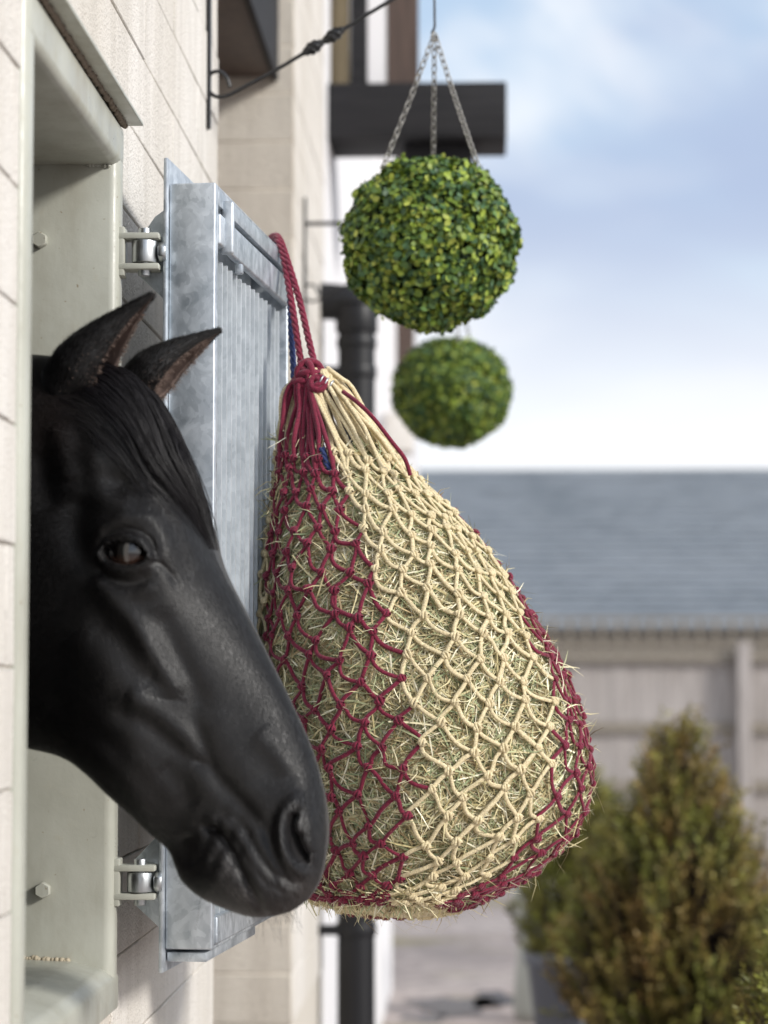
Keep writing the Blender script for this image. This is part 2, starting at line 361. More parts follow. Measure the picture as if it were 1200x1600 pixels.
# ------------------------------------------------------------------ galvanised grille folded back along the wall
G0 = Vector((-.338, 3.022, 0)); GD = Vector((.048, .53, 0)).normalized(); GN = Vector((GD.y, -GD.x, 0))
GX = Matrix(((GD.x, GN.x, 0, G0.x), (GD.y, GN.y, 0, G0.y), (0, 0, 1, ZC), (0, 0, 0, 1)))   # local: u along, v outwards, z
gr = empty('window_grille', (G0.x, G0.y, ZC-.36), 'galvanised steel slatted window grille folded back against the block wall', 'grille')
GWD = .545
def gbox(name, u0, u1, v0, v1, z0, z1, mat=m_galv, bevel=.0015, seg=2, par=gr): return box(name, u0, u1, v0, v1, z0, z1, mat, par, bevel=bevel, seg=seg, xf=GX)
gbox('back_plate', -.008, GWD+.01, -.066, -.060, -.362, .664, bevel=.002)
gbox('side_channel', 0, .0055, -.0595, 0, -.333, .632, bevel=.0025, seg=3)
gbox('side_channel_lip', .006, .020, -.006, -.0003, -.331, .630)
gbox('side_channel', GWD-.0055, GWD, -.0595, 0, -.333, .632, bevel=.0025, seg=3)
gbox('top_angle', .006, GWD-.006, -.0592, -.001, .628, .6325)
gbox('top_angle', .021, GWD-.006, -.006, .0005, .606, .6275)
gbox('top_rail', .0205, GWD-.007, -.008, .003, .556, .596, bevel=.003, seg=3)
gbox('lug', .048, .058, -.004, .014, .548, .618, bevel=.004, seg=3)
gbox('bottom_angle', .006, GWD-.006, -.0592, -.001, -.334, -.3295)
gbox('bottom_rail', .0205, GWD-.007, -.008, .003, -.3285, -.294, bevel=.003, seg=3)
gbox('bottom_lip', .006, GWD*.62, -.058, -.008, -.349, -.337)
NS = 15
for i in range(NS):
    u = .034+i*(GWD-.06)/NS
    bm = bmesh.new(); w = .030; t = .0022; a = R(86)
    d = Vector((math.cos(a), math.sin(a), 0)); nn = Vector((-d.y, d.x, 0)); base = Vector((u-.004, -.034, 0))
    prof = [base, base+d*w, base+d*w+Vector((.0065, -.0004, 0)), base+d*w+Vector((.0065, -.0004, 0))+Vector((-.0012, -.0022, 0)), base+d*w-nn*t, base-nn*t]
    top = .541+random.uniform(-.0015, .0015)
    lo = [bm.verts.new((p.x, p.y, -.31)) for p in prof]; hi = [bm.verts.new((p.x, p.y, top)) for p in prof]
    bm.faces.new(lo); bm.faces.new(hi[::-1])
    for k in range(6): bm.faces.new([lo[k], lo[(k+1) % 6], hi[(k+1) % 6], hi[k]])
    bm.transform(GX); bm_obj('slat', bm, m_galv2, gr)
gbox('slat_backing', .012, GWD-.01, -.0575, -.0545, -.32, .60, mat=m_galv2)
for zt, zb in HZ:
    zc = (zt+zb)/2
    bm = bmesh.new(); bmesh.ops.create_cone(bm, cap_ends=True, segments=32, radius1=.0165, radius2=.0165, depth=zt-zb-.011)
    bm.transform(Matrix.Translation((XF+.030, Y1+.022, zc))); bm_obj('hinge_roller', bm, m_zinc, gr, bevel=.001)
    bm = bmesh.new(); bmesh.ops.create_cone(bm, cap_ends=True, segments=20, radius1=.008, radius2=.008, depth=zt-zb+.022)
    bm.transform(Matrix.Translation((XF+.030, Y1+.022, zc))); bm_obj('hinge_pin', bm, m_zinc, gr, bevel=.001)
    hexbolt('nut', (XF+.053, Y1+.022, zc), (1, 0, 0), .013, .010, m_zinc, gr)
    pts = [(-.433, zc+.028), (-.418, zc+.050), (-.396, zc+.066), (-.388, zc+.068), (-.388, zc-.068), (-.396, zc-.066), (-.438, zc-.026)] if zt > ZC else \
          [(-.438, zc+.026), (-.400, zc+.066), (-.388, zc+.070), (-.388, zc-.070), (-.396, zc-.068), (-.438, zc-.030)]
    prism('hinge_leaf', [(x, Y1+.043, z) for x, z in pts], (0, .005, 0), m_galv, gr, bevel=.001)
gbox('latch_pin', .148, .160, -.004, .006, .540, .553, par=gr)
# ------------------------------------------------------------------ hay net
PYS = np.array([585, 600, 650, 700, 750, 800, 850, 900, 950, 1000, 1050, 1100, 1150, 1200, 1250, 1300, 1340, 1370, 1394, 1414, 1430, 1438.])
LS = np.array([472, 456, 446, 441, 436, 429, 422, 416, 413, 412, 413, 415, 418, 423, 430, 440, 450, 460, 470, 484, 510, 560.])
RS = np.array([514, 528, 564, 604, 646, 698, 744, 783, 819, 850, 877, 898, 911, 917, 912, 890, 852, 812, 770, 722, 672, 620.])
ND = 3.37
zs = at((LS+RS)/2, PYS, ND)[:, 2]; xl = at(LS, PYS, ND)[:, 0]; xr = at(RS, PYS, ND)[:, 0]
xc_, a_ = (xl+xr)/2, (xr-xl)/2
seg = np.hypot(np.diff(zs), np.diff(a_)); tt = np.concatenate([[0], np.cumsum(seg)]); TL = tt[-1]
XPOLE = float(at(636, 1400, ND-.08)[0])
PTT = tt
def net(th, t, off=0.):                  # th angle (90 deg = towards the camera), t metres down the meridian
    t = np.clip(t, 0, TL); x = np.interp(t, tt, xc_); a = np.interp(t, tt, a_)+off; z = np.interp(t, tt, zs)
    lob = 1+.018*np.sin(5*th+9*t)+.014*np.sin(9*th-23*t+1)+.004*np.sin(17*th+61*t)+.003*np.sin(23*th-83*t+2)
    a = a*lob; f = t/TL; k = np.clip((f-.80)/.2, 0, 1)
    X = x+a*np.cos(th); Y = ND-a*.93*np.sin(th)
    k2 = k*k*(3-2*k); X = X+k2*(XPOLE-x)*.9; Y = Y-k2*.085
    Zs = z+k2*(.030+.012*np.sin(th))-.016*np.sin(np.pi*k)*np.clip(-np.sin(th)+.2, 0, 1)
    return np.stack([X, Y+0*z, Zs-off*k], -1)
def netn(th, t):
    e = 1e-3; P = net(th, t); return nrm(np.cross(net(th, t+e)-P, net(th+e, t)-P))*1.0
_tst = netn(np.array([math.pi/2]), np.array([TL*.5]))
NSGN = 1.0 if _tst[0, 1] < 0 else -1.0
NC = 28; T0 = .135; ROW = .0305
rows = []; t = T0
while t < TL-.015: rows.append(t); t += ROW*(1 if t < TL*.8 else .85)
rows = np.array(rows); NJ = len(rows)
ii, jj = np.meshgrid(np.arange(NC), np.arange(NJ), indexing='ij')
KT = rows[jj]+rng.normal(0, .0046, ii.shape)
KA = (ii+.5*(jj % 2))*2*math.pi/NC+rng.normal(0, .026, ii.shape)+.12*np.sin(jj*.35)*.25
KP = net(KA, KT, .0078)
def isburg(a, t):
    d = np.degrees(a) % 360; t = np.broadcast_to(t, np.shape(d))
    b2 = np.interp(t, np.interp([650, 800, 900, 1000, 1200, 1300, 1400], PYS, tt), [-14, -4, 8, 29, 44, 45, 52])
    dd = np.where(d > 300, d-360, d)
    return ((dd > 92) & (dd < 160)) | ((dd > 218) & (dd < 275)) | ((dd < b2) & (dd > b2-70))
strands = []
for j in range(NJ-1):
    for i in range(NC):
        for s in (0, 1):
            i2 = (i+s) % NC if j % 2 else (i-1+s) % NC
            a1, t1 = KA[i, j], KT[i, j]; a2, t2 = KA[i2, j+1], KT[i2, j+1]
            d = (a2-a1+math.pi) % (2*math.pi)-math.pi; strands.append((a1, t1, a1+d, t2, s))
st = np.array(strands); nst = len(st); K = 8; f = np.linspace(0, 1, K)[None]
dA = (st[:, 2]-st[:, 0])[:, None]; dT = (st[:, 3]-st[:, 1])[:, None]
sgn = np.where(st[:, 4:5] == 1, 1, -1); b1 = rng.normal(.24, .12, (nst, 1))*np.clip(rng.normal(1, .3, (nst, 1)), .3, 2); b2 = rng.normal(0, .06, (nst, 1))
bow = np.sin(np.pi*f); A_ = st[:, 0:1]+dA*f+np.abs(dA)*b1*bow+dA*b2*np.sin(2*np.pi*f); T_ = st[:, 1:2]+dT*f+dT*b1*bow*.55
offs = .0075+.0035*(2*f-1)**2*0+rng.normal(0, .0012, (nst, 1))*bow
SP = net(A_, T_, offs); SN = NSGN*netn(A_, T_)
hb = isburg(st[:, 0]+dA[:, 0]*.5, (st[:, 1]+st[:, 3])/2)
hn = empty('hay_net', at(500, 585, ND), 'teardrop burgundy and cream knotted hay net stuffed with hay', 'hay net')
def knots(P, Nn, r, jit):
    n = len(P); u = np.linspace(0, 2*math.pi, 15)
    up = np.array([0, 0, 1.]); Tx = nrm(np.cross(up, Nn)); Ty = np.cross(Nn, Tx)
    rot = rng.uniform(-.6, .6, (n, 1)); Tx, Ty = Tx*np.cos(rot)+Ty*np.sin(rot), Ty*np.cos(rot)-Tx*np.sin(rot)
    sx = rng.uniform(.85, 1.15, (n, 1, 1))*jit
    c1 = P[:, None]+sx*(Tx[:, None]*(r*.95*np.cos(u))[None, :, None]+Ty[:, None]*(r*.62*np.sin(u))[None, :, None]+Nn[:, None]*(r*.35*np.cos(2*u)+r*.25)[None, :, None])
    c2 = P[:, None]+sx*(Tx[:, None]*(r*.45*np.sin(u))[None, :, None]+Ty[:, None]*(r*1.0*np.cos(u))[None, :, None]+Nn[:, None]*(-r*.4*np.cos(2*u)+r*.35)[None, :, None])
    rf = np.broadcast_to(Nn[:, None], c1.shape)+.35*np.array([.3, .2, .5])
    a = tubes(c1, r*.42, 6, rf); b = tubes(c2, r*.40, 6, rf); return merge([a, b])
flatK = KP.reshape(-1, 3); KN = NSGN*netn(KA, KT).reshape(-1, 3); kb = isburg(KA, KT).reshape(-1)
small = np.interp(KT.reshape(-1), [0, TL*.85, TL], [1, .95, .75])[:, None, None]
for nm, mt, m, mk, rad in (('burgundy_netting', m_burg, hb, kb, .0029), ('cream_netting', m_cream, ~hb, ~kb, .0030)):
    rr = rad*rng.uniform(.88, 1.12, (m.sum(), 1))*np.ones((1, K))
    a = tubes(SP[m], rr, 7, SN[m]+.001, flat=.72); b = knots(flatK[mk], KN[mk], .0056, small[mk])
    v, q = merge([a, b]); o = mesh_np(nm, v, q, mt, hn); o['kind'] = 'stuff'
# long neck strands down to the first knots
neck = at(492, 590, ND-.02)
for nm, mt, want in (('burgundy_neck_cords', m_burg, True), ('cream_neck_cords', m_cream, False)):
    L_ = []
    for i in range(NC):
        for s in range(2):
            a = KA[i, s]; 
            if bool(isburg(np.array([a]), np.array([.06]))[0]) != want: continue
            end = KP[i, s]; KK = 16; f_ = np.linspace(0, 1, KK)
            n0 = neck+np.array([.026*math.cos(a), -.020*math.sin(a), rng.uniform(-.006, .004)])
            mid = net(np.array([a]), np.array([.045]), .0)[0]
            c = spline([n0+np.array([-.006*math.cos(a), 0.004, .010]), n0, .3*n0+.7*mid+rng.normal(0, .004, 3), .5*mid+.5*end+rng.normal(0, .006, 3), end], KK)
            c += (np.sin(f_*rng.uniform(4, 9)+rng.uniform(0, 6))*.0035*np.sin(np.pi*f_))[:, None]*np.array([1, .3, 0]); L_.append(c)
            if rng.random() < .75: c2 = c+np.array([rng.normal(0, .004), -.004, 0])[None]*np.sin(np.pi*f_)[:, None]; L_.append(c2+rng.normal(0, .0004, c2.shape))
    v, q = tubes(np.array(L_), .0031, 7, flat=.8); mesh_np(nm, v, q, mt, hn)
# gathered bottom
bot = net(np.array([1.57]), np.array([TL]))[0]
L_ = [spline([net(np.array([a]), np.array([TL-.03]), .004)[0], net(np.array([a]), np.array([TL-.008]), .006)[0], bot+rng.normal(0, .006, 3)+np.array([0, -.02, -.006])], 8) for a in np.arange(0, 2*math.pi, .16)]
v, q = tubes(np.array(L_), .0034, 6); mesh_np('gathered_base', v, q, m_cream, hn)
def rope(name, path, r, mat, par, twist=62, n=220, strands=3, sides=6):
    p = spline(path, n); T = nrm(np.gradient(p, axis=0)); ref = np.array([.2, -.9, .3]); A = nrm(np.cross(T, ref)); B = np.cross(A, T)
    ln = np.concatenate([[0], np.cumsum(np.linalg.norm(np.diff(p, axis=0), axis=1))]); Ls = []
    for s in range(strands):
        ph = ln*twist*3.2/ (r/.004)+s*2*math.pi/strands
        Ls.append(p+r*.5*(A*np.cos(ph)[:, None]+B*np.sin(ph)[:, None]))
    v, q = tubes(np.array(Ls), r*.58, sides); return mesh_np(name, v, q, mat, par)
gt = at(436, 374, 3.50)
rope('hanging_rope', [at(418, 392, 3.56), at(424, 372, 3.54), at(432, 372, 3.50), at(442, 400, 3.47), at(455, 470, 3.42), at(466, 540, 3.38), at(472, 578, 3.36)], .0050, m_burg, hn)
rope('hanging_rope', [at(421, 388, 3.57), at(428, 370, 3.54), at(437, 374, 3.50), at(450, 410, 3.46), at(468, 470, 3.42), at(482, 530, 3.38), at(493, 576, 3.35)], .0050, m_burg, hn)
def knotball(name, c, r, cr, mat, par, loops=4, seed=0):
    g_ = np.random.default_rng(seed); Ls = []
    for k in range(loops):
        ax = nrm(g_.normal(0, 1, 3)); b = nrm(np.cross(ax, g_.normal(0, 1, 3))); c2 = np.cross(ax, b); u = np.linspace(0, 2*math.pi, 24)
        Ls.append(c+ax*g_.normal(0, r*.3)+(b*np.cos(u)[:, None]+c2*np.sin(u)[:, None])*r*g_.uniform(.7, 1.1))
    v, q = tubes(np.array(Ls), cr, 8, ref=np.array([.577, .577, .577])); return mesh_np(name, v, q, mat, par)
knotball('rope_knot', at(483, 584, 3.345), .016, .0052, m_burg, hn, 7, 3)
knotball('rope_knot', at(474, 600, 3.345), .014, .0048, m_burg, hn, 6, 5)
knotball('rope_knot', at(497, 604, 3.335), .014, .0046, m_burg, hn, 6, 8)
u = np.linspace(0, 7*math.pi, 120); cA = at(496, 592, 3.325); cB = at(522, 606, 3.33)
cc = cA+(cB-cA)*(u/u[-1])[:, None]+.0075*np.stack([.3*np.cos(u), .7*np.sin(u), np.cos(u)], -1)
v, q = tubes(cc[None], .0014, 6); mesh_np('metal_coil', v, q, m_zinc, hn)
v, q = tubes(np.array([spline([at(536, 612, 3.31), at(560, 630, 3.29), at(585, 655, 3.28), at(612, 690, 3.275), at(632, 716, 3.28), at(641, 742, 3.29)], 40)]), .0031, 8); mesh_np('loose_cord', v, q, m_burg, hn)
bl = rope('blue_rope', [at(428, 392, 3.58), at(436, 378, 3.55), at(445, 394, 3.52), at(452, 450, 3.47), at(455, 520, 3.42), at(459, 590, 3.385), at(456, 612, 3.38)], .0046, m_blue, None)
tag(bl, 'dark blue twisted rope hanging behind the burgundy rope', 'rope')
knotball('rope_knot', at(456, 614, 3.375), .011, .0045, m_blue, bl, 5, 2)
rope('rope_end', [at(455, 612, 3.375), at(448, 622, 3.37), at(445, 634, 3.37)], .0044, m_blue, bl, n=60)
rope('rope_end', [at(503, 700, 3.29), at(510, 722, 3.285), at(520, 745, 3.283)], .0044, m_blue, bl, n=60)
# ------------------------------------------------------------------ hay
m_hay, hc = tintmat('hay_blade', .6, .25)
m_haycore = M('hay_core', (.20, .15, .07), .9, spec=.1)
ug, vg = np.meshgrid(np.linspace(0, 2*math.pi, 97), np.linspace(.125, TL, 80), indexing='ij')
cp = net(ug, vg, -.012*np.ones_like(ug)); idx = np.arange(97*80).reshape(97, 80)
qd = np.stack([idx[:-1, :-1], idx[1:, :-1], idx[1:, 1:], idx[:-1, 1:]], -1).reshape(-1, 4)
def blades(th, t, off0, L0, L1, tilt, w0, w1, bend, K=5):
    n = len(th); P = net(th, t, off0); Nn = NSGN*netn(th, t)
    up = np.array([0, 0, 1.]); Tx = nrm(np.cross(up, Nn)); Ty = np.cross(Nn, Tx); a = rng.uniform(0, 2*math.pi, (n, 1))
    d = nrm(Tx*np.cos(a)+Ty*np.sin(a)*.9+Nn*tilt[:, None]); ln = rng.uniform(L0, L1, (n, 1))
    sidev = nrm(np.cross(d, Nn)); f_ = np.linspace(-.5, .5, K)[None, :, None]
    kx = rng.normal(0, bend, (n, 1, 1)); kn = -rng.uniform(.0, 1.2, (n, 1, 1))*1.4
    curve = P[:, None]+d[:, None]*ln[:, None]*f_+sidev[:, None]*kx*ln[:, None]*f_**2*2+Nn[:, None]*kn*ln[:, None]**2*f_**2*2
    roll = rng.normal(0, .7, (n, 1)); wv = nrm(sidev*np.cos(roll)+Nn*np.sin(roll))[:, None]
    w = rng.uniform(w0, w1, (n, 1, 1))*np.array([.75, 1, 1, .9, .25])[None, :K, None]*.5
    vs = np.stack([curve-wv*w, curve+wv*w], 2); ix = np.arange(n*K*2).reshape(n, K, 2)
    q_ = np.stack([ix[:, :-1, 0], ix[:, :-1, 1], ix[:, 1:, 1], ix[:, 1:, 0]], -1).reshape(-1, 4)
    pal = np.array([(.56,.49,.28), (.72,.65,.43), (.46,.39,.20), (.43,.45,.26), (.31,.36,.20), (.46,.35,.20), (.86,.81,.62), (.22,.16,.08)])
    pr = np.array([.23, .20, .11, .14, .10, .05, .11, .06]); top = np.clip((.30-t)/.2, 0, 1)*(np.sin(th) > 0)*(np.cos(th) > -.1)
    ci = rng.choice(8, n, p=pr); gsel = rng.random(n) < top*.55; ci[gsel] = rng.choice([3, 4, 3, 0], gsel.sum())
    c = pal[ci]*rng.uniform(.85, 1.25, (n, 1))
    return vs.reshape(-1, 3), q_, np.repeat(c, K*2, axis=0)
def rnd_t(n, lo):
    tg = np.linspace(lo, TL, 400); w = np.interp(tg, tt, a_)+.01; cdf = np.cumsum(w); cdf /= cdf[-1]; return np.interp(rng.random(n), cdf, tg)
B = []
n = 56000; B.append(blades(rng.uniform(-.7, math.pi+.7, n), rnd_t(n, .14), rng.uniform(-.014, .0012, n), .02, .095, rng.normal(.02, .075, n), .0009, .0026, .26))
n = 1500; B.append(blades(rng.uniform(1.5, math.pi+.5, n), rnd_t(n, .14), rng.uniform(.001, .0055, n), .03, .09, rng.normal(.02, .05, n), .0012, .0026, .18))
n = 12000; B.append(blades(rng.uniform(math.pi+.6, 2*math.pi-.6, n), rnd_t(n, .14), rng.uniform(-.010, .002, n), .03, .10, rng.normal(.03, .10, n), .0014, .003, .25))
n = 750; B.append(blades(rng.uniform(-.5, math.pi+.5, n), rnd_t(n, .11), rng.uniform(.000, .010, n), .02, .07, rng.uniform(.15, .8, n), .0008, .0020, .5))
n = 130; B.append(blades(rng.uniform(-.35, .5, n), rnd_t(n, .10), rng.uniform(.0, .014, n), .03, .075, rng.uniform(.2, 1.3, n), .0008, .0022, .7))
n = 70; B.append(blades(rng.uniform(2.3, 3.5, n), rng.uniform(.09, .28, n), rng.uniform(.0, .014, n), .03, .075, rng.uniform(.2, 1.3, n), .0010, .0024, .5))
n = 60; B.append(blades(rng.uniform(0, 6.28, n), TL-rng.uniform(.0, .06, n), rng.uniform(.0, .008, n), .03, .07, rng.uniform(.5, 1.8, n), .0007, .0014, .9))
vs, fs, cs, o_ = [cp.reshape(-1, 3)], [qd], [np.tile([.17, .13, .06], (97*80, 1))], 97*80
for v, q, c in B: vs.append(v); fs.append(q+o_); cs.append(c); o_ += len(v)
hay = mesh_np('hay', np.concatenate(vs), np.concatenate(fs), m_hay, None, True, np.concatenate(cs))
tag(hay, 'dry yellow green hay packed inside the knotted net', 'hay', kind='stuff')
#BEGIN horse.py
# ------------------------------------------------------------------ horse (head through the window, neck and body in the stable)
HA = R(12); DF = RT*math.cos(HA)-FH*math.sin(HA); NSV = -FH*math.cos(HA)-RT*math.sin(HA); HP0 = at(300, 900, 2.68)
ST = np.array([  # Tx, Ty, Bx, By, half width, widest at, squareness
 (-1110, 980, -1120, 1180, .01, .5, 2.), (-1080, 830, -1100, 1420, .17, .5, 2.), (-960, 740, -1010, 1580, .24, .5, 2.2), (-700, 650, -760, 1590, .21, .5, 2.2),
 (-380, 580, -400, 1320, .14, .5, 2.1), (-140, 552, -150, 1150, .10, .5, 2.1), (10, 554, -25, 1158, .094, .46, 2.2), (110, 562, 62, 1172, .092, .42, 2.4),
 (192, 586, 110, 1186, .094, .36, 2.7), (243, 645, 147, 1211, .099, .36, 2.9), (280, 725, 185, 1246, .101, .37, 3.0), (313, 800, 216, 1274, .098, .40, 2.8),
 (341, 880, 238, 1298, .086, .44, 2.6), (381, 955, 254, 1314, .073, .48, 2.4), (420, 1030, 266, 1326, .063, .52, 2.3), (455, 1100, 273, 1338, .058, .54, 2.3),
 (484, 1165, 279, 1355, .057, .52, 2.3), (502, 1225, 290, 1376, .060, .48, 2.3), (509, 1280, 315, 1398, .062, .46, 2.3), (507, 1330, 350, 1416, .058, .46, 2.2),
 (499, 1372, 392, 1430, .049, .46, 2.1), (484, 1400, 425, 1430, .034, .5, 2.), (466, 1416, 448, 1425, .012, .5, 2.), (458, 1420, 455, 1423, .002, .5, 2.)])
su = np.concatenate([np.linspace(0, 6, 60, endpoint=False), np.linspace(6, 23, 470)])
def cat(ctrl, u):
    m = len(ctrl); q = np.vstack([2*ctrl[0]-ctrl[1], ctrl, 2*ctrl[-1]-ctrl[-2]]); i = np.clip(u.astype(int), 0, m-2); f = (u-i)[:, None]
    a, b, c, d = q[i], q[i+1], q[i+2], q[i+3]; return .5*(2*b+(c-a)*f+(2*a-5*b+4*c-d)*f**2+(3*b-a-3*c+d)*f**3)
SS = cat(ST, su); NSs = len(su); NP = 260
ph = np.linspace(0, math.pi, NP); rr_ = -np.cos(ph)
q0 = SS[:, 5:6]; Q = np.where(rr_[None] < 0, q0+rr_[None]*q0, q0+rr_[None]*(1-q0))
pw = np.maximum(SS[:, 6:7], 1.6); YL = np.maximum(SS[:, 4:5], .001)*(1-np.abs(rr_[None])**pw)**(1/pw)
TP = atp(SS[:, 0], SS[:, 1], HP0, NSV); BP = atp(SS[:, 2], SS[:, 3], HP0, NSV)
MID = TP[:, None]+(BP-TP)[:, None]*Q[..., None]
PX, PY = proj(MID+NSV*YL[..., None])
def blob(x, y, sx, sy=None, rot=0):
    sy = sy or sx; c, s = math.cos(R(rot)), math.sin(R(rot)); u = (PX-x)*c+(PY-y)*s; v = -(PX-x)*s+(PY-y)*c
    return np.exp(-.5*((u/sx)**2+(v/sy)**2))
def path(pts, sig, taper=True, px=None, py=None):
    X = PX if px is None else px; Y = PY if py is None else py
    p = spline(pts, max(12, 5*len(pts))); best = np.full(X.shape, 1e9); bt = np.zeros(X.shape)
    for k in range(len(p)-1):
        a, b = p[k], p[k+1]; d = b-a; l2 = max(d@d, 1e-6); t = np.clip(((X-a[0])*d[0]+(Y-a[1])*d[1])/l2, 0, 1)
        ds = (X-a[0]-t*d[0])**2+(Y-a[1]-t*d[1])**2; m = ds < best; best = np.where(m, ds, best); bt = np.where(m, (k+t)/(len(p)-1), bt)
    w = np.exp(-.5*best/sig**2)
    if taper: w = w*np.clip(np.sin(np.pi*np.clip(bt*.94+.03, 0, 1))*2.2, 0, 1)
    return w
D = np.zeros_like(PX)
# cheek, temple, poll
D += .006*blob(95, 1000, 80, 110) + .004*blob(75, 860, 50, 70) - .006*path([(128, 770), (118, 820), (135, 868), (160, 905)], 17)
D += .005*path([(88, 660), (98, 712), (108, 752)], 14) - .005*path([(62, 700), (68, 760), (80, 800)], 16) + .005*path([(140, 690), (150, 740), (170, 775), (215, 785)], 15)
# orbit and brow
D += .010*blob(208, 852, 52, 46) - .011*blob(186, 757, 30, 17, 15) + .006*path([(146, 846), (168, 820), (205, 806), (243, 812), (263, 842), (262, 878)], 9)
D += .004*path([(225, 700), (262, 760), (285, 815), (300, 860)], 14) - .004*path([(262, 800), (280, 850), (290, 905)], 13)
D -= .0035*path([(150, 866), (170, 836), (203, 826), (234, 838), (246, 866)], 3.6)
D += .0052*path([(160, 868), (174, 848), (200, 838), (224, 846), (238, 868)], 4.2, False)
D += .0058*path([(160, 866), (172, 882), (200, 890), (226, 884), (238, 872)], 4.6, False) - .0035*path([(150, 884), (174, 904), (208, 910), (240, 898)], 5.5) + .002*path([(146, 900), (176, 922), (214, 926), (246, 912)], 7)
D -= .004*path([(236, 874), (252, 880), (268, 898), (274, 914)], 4.5)
ex, ey = PX-199, PY-863; er = R(8); eu = ex*math.cos(er)+ey*math.sin(er); ev = -ex*math.sin(er)+ey*math.cos(er)
hh = np.where(ev < 0, 20, 19.); el = np.abs(eu/36)**1.9+np.abs(ev/hh)**2.0
hole = 1/(1+np.exp((el-.86)*14)); D = D*(1-hole)-.016*hole
# facial crest and cheek muscles
D0 = D.copy()
D += .0075*path([(140, 905), (198, 955), (230, 998), (262, 1050), (286, 1082)], 12) - .007*path([(240, 945), (266, 1005), (292, 1060), (318, 1112)], 15)
D -= .006*path([(140, 965), (185, 1000), (213, 1042), (238, 1066)], 15) - .004*path([(120, 985), (150, 1030), (180, 1075)], 22) + .0025*blob(237, 1063, 11)
D -= .0014*path([(228, 1084), (255, 1090), (290, 1094)], 3.5)
D += .0066*path([(196, 1082), (222, 1094), (250, 1114), (290, 1150), (326, 1196)], 13) - .0058*path([(170, 1108), (225, 1126), (262, 1156), (312, 1192)], 12) - .005*blob(309, 1189, 9, 6, 30)
D += .005*blob(318, 1222, 22, 26) + .004*path([(330, 1110), (360, 1170), (392, 1220)], 20) - .004*path([(250, 1190), (280, 1225), (300, 1260)], 14) + .003*path([(215, 1175), (250, 1215), (275, 1250)], 13)
D -= .0065*path([(298, 1110), (322, 1180), (342, 1217), (380, 1258), (410, 1292), (426, 1330)], 9.5)
D += .003*path([(70, 1120), (130, 1165), (190, 1215), (240, 1265)], 12) - .003*path([(80, 1090), (140, 1135), (200, 1185)], 12)
D = D0+.72*(D-D0)
# muzzle
D += .009*blob(462, 1302, 40, 52, -10) - .006*blob(432, 1212, 28, 24, 30) + .004*path([(400, 1140), (430, 1170), (455, 1210)], 14)
D += .0088*path([(480, 1246), (460, 1254), (446, 1282), (447, 1318), (459, 1345), (484, 1362)], 9.5) - .024*path([(464, 1266), (456, 1284), (458, 1308), (467, 1332), (482, 1352)], 5.0) - .012*path([(462, 1300), (468, 1322), (480, 1342)], 8)
D += .004*path([(484, 1262), (496, 1296), (497, 1330)], 8) - .0038*path([(430, 1262), (424, 1295), (430, 1332), (450, 1364), (484, 1377)], 9)
D0 = D.copy()
D -= .0034*path([(372, 1276), (392, 1312), (416, 1350), (446, 1374), (478, 1384)], 5) + .0018*path([(350, 1288), (376, 1318), (400, 1358), (430, 1386), (470, 1396)], 4.5)
D += .0045*path([(316, 1282), (342, 1282), (368, 1300), (392, 1338), (410, 1380), (424, 1410)], 7)
D -= .008*path([(322, 1292), (346, 1308), (368, 1342), (390, 1388), (412, 1430)], 4.6) + .009*blob(328, 1292, 9, 6, 20)
D = D0+.75*(D-D0)
D += .010*blob(345, 1372, 34, 30, 20) - .005*path([(285, 1300), (290, 1330), (305, 1352)], 11)
D += .0012*np.sin(PX*.21+PY*.11)*blob(345, 1330, 25, 40) + .0008*np.sin(PX*.33-PY*.15)*blob(440, 1370, 40, 20)
D *= np.clip(np.sin(ph)[None]*2.2, 0, 1)*np.clip((su[:, None]-5.2)/1.0, 0, 1)
YN = np.maximum(YL+D, .0004)
near = MID+NSV*YN[..., None]; far = MID-NSV*YN[..., None]
loop = np.concatenate([near, far[:, -2:0:-1]], 1); NL = loop.shape[1]
ix = np.arange(NSs*NL).reshape(NSs, NL); a = ix[:-1]; b = ix[1:]
HQ = np.stack([a, b, np.roll(b, -1, 1), np.roll(a, -1, 1)], -1).reshape(-1, 4); HV = loop.reshape(-1, 3)
PXn, PYn = proj(near)
g1 = np.random.default_rng(4)
base = np.array([.0068, .0058, .0060]); ct = np.tile(base, (NSs, NP, 1))
def paint(w, c): 
    global ct
    ct = ct*(1-w[..., None])+np.array(c)*w[..., None]
def gpath(*k): return path(*k, px=PXn, py=PYn)
def gb(x, y, sx, sy, rot=0):
    c, s = math.cos(R(rot)), math.sin(R(rot)); u_ = (PXn-x)*c+(PYn-y)*s; v_ = -(PXn-x)*s+(PYn-y)*c; return np.exp(-.5*((u_/sx)**2+(v_/sy)**2))
paint(.6*np.clip((PYn-1230)/120, 0, 1), (.013, .0115, .012)); paint(.7*np.clip(gb(430, 1425, 60, 14), 0, 1), (.055, .046, .043))
paint(.30*gb(484, 1390, 24, 16), (.12, .10, .09)); paint(.5*gb(70, 665, 35, 45), (.020, .012, .010))
sp = g1.random((NSs, NP)) < .30
paint(np.where(sp, .40, .06)*np.clip(gb(360, 1350, 8, 12, -20)+gb(380, 1396, 16, 9, 20)+.5*gb(350, 1372, 6, 8), 0, 1), (.34, .32, .31))
HC = np.concatenate([ct, ct[:, -2:0:-1]], 1).reshape(-1, 3)
mi = np.zeros(len(HQ), int)
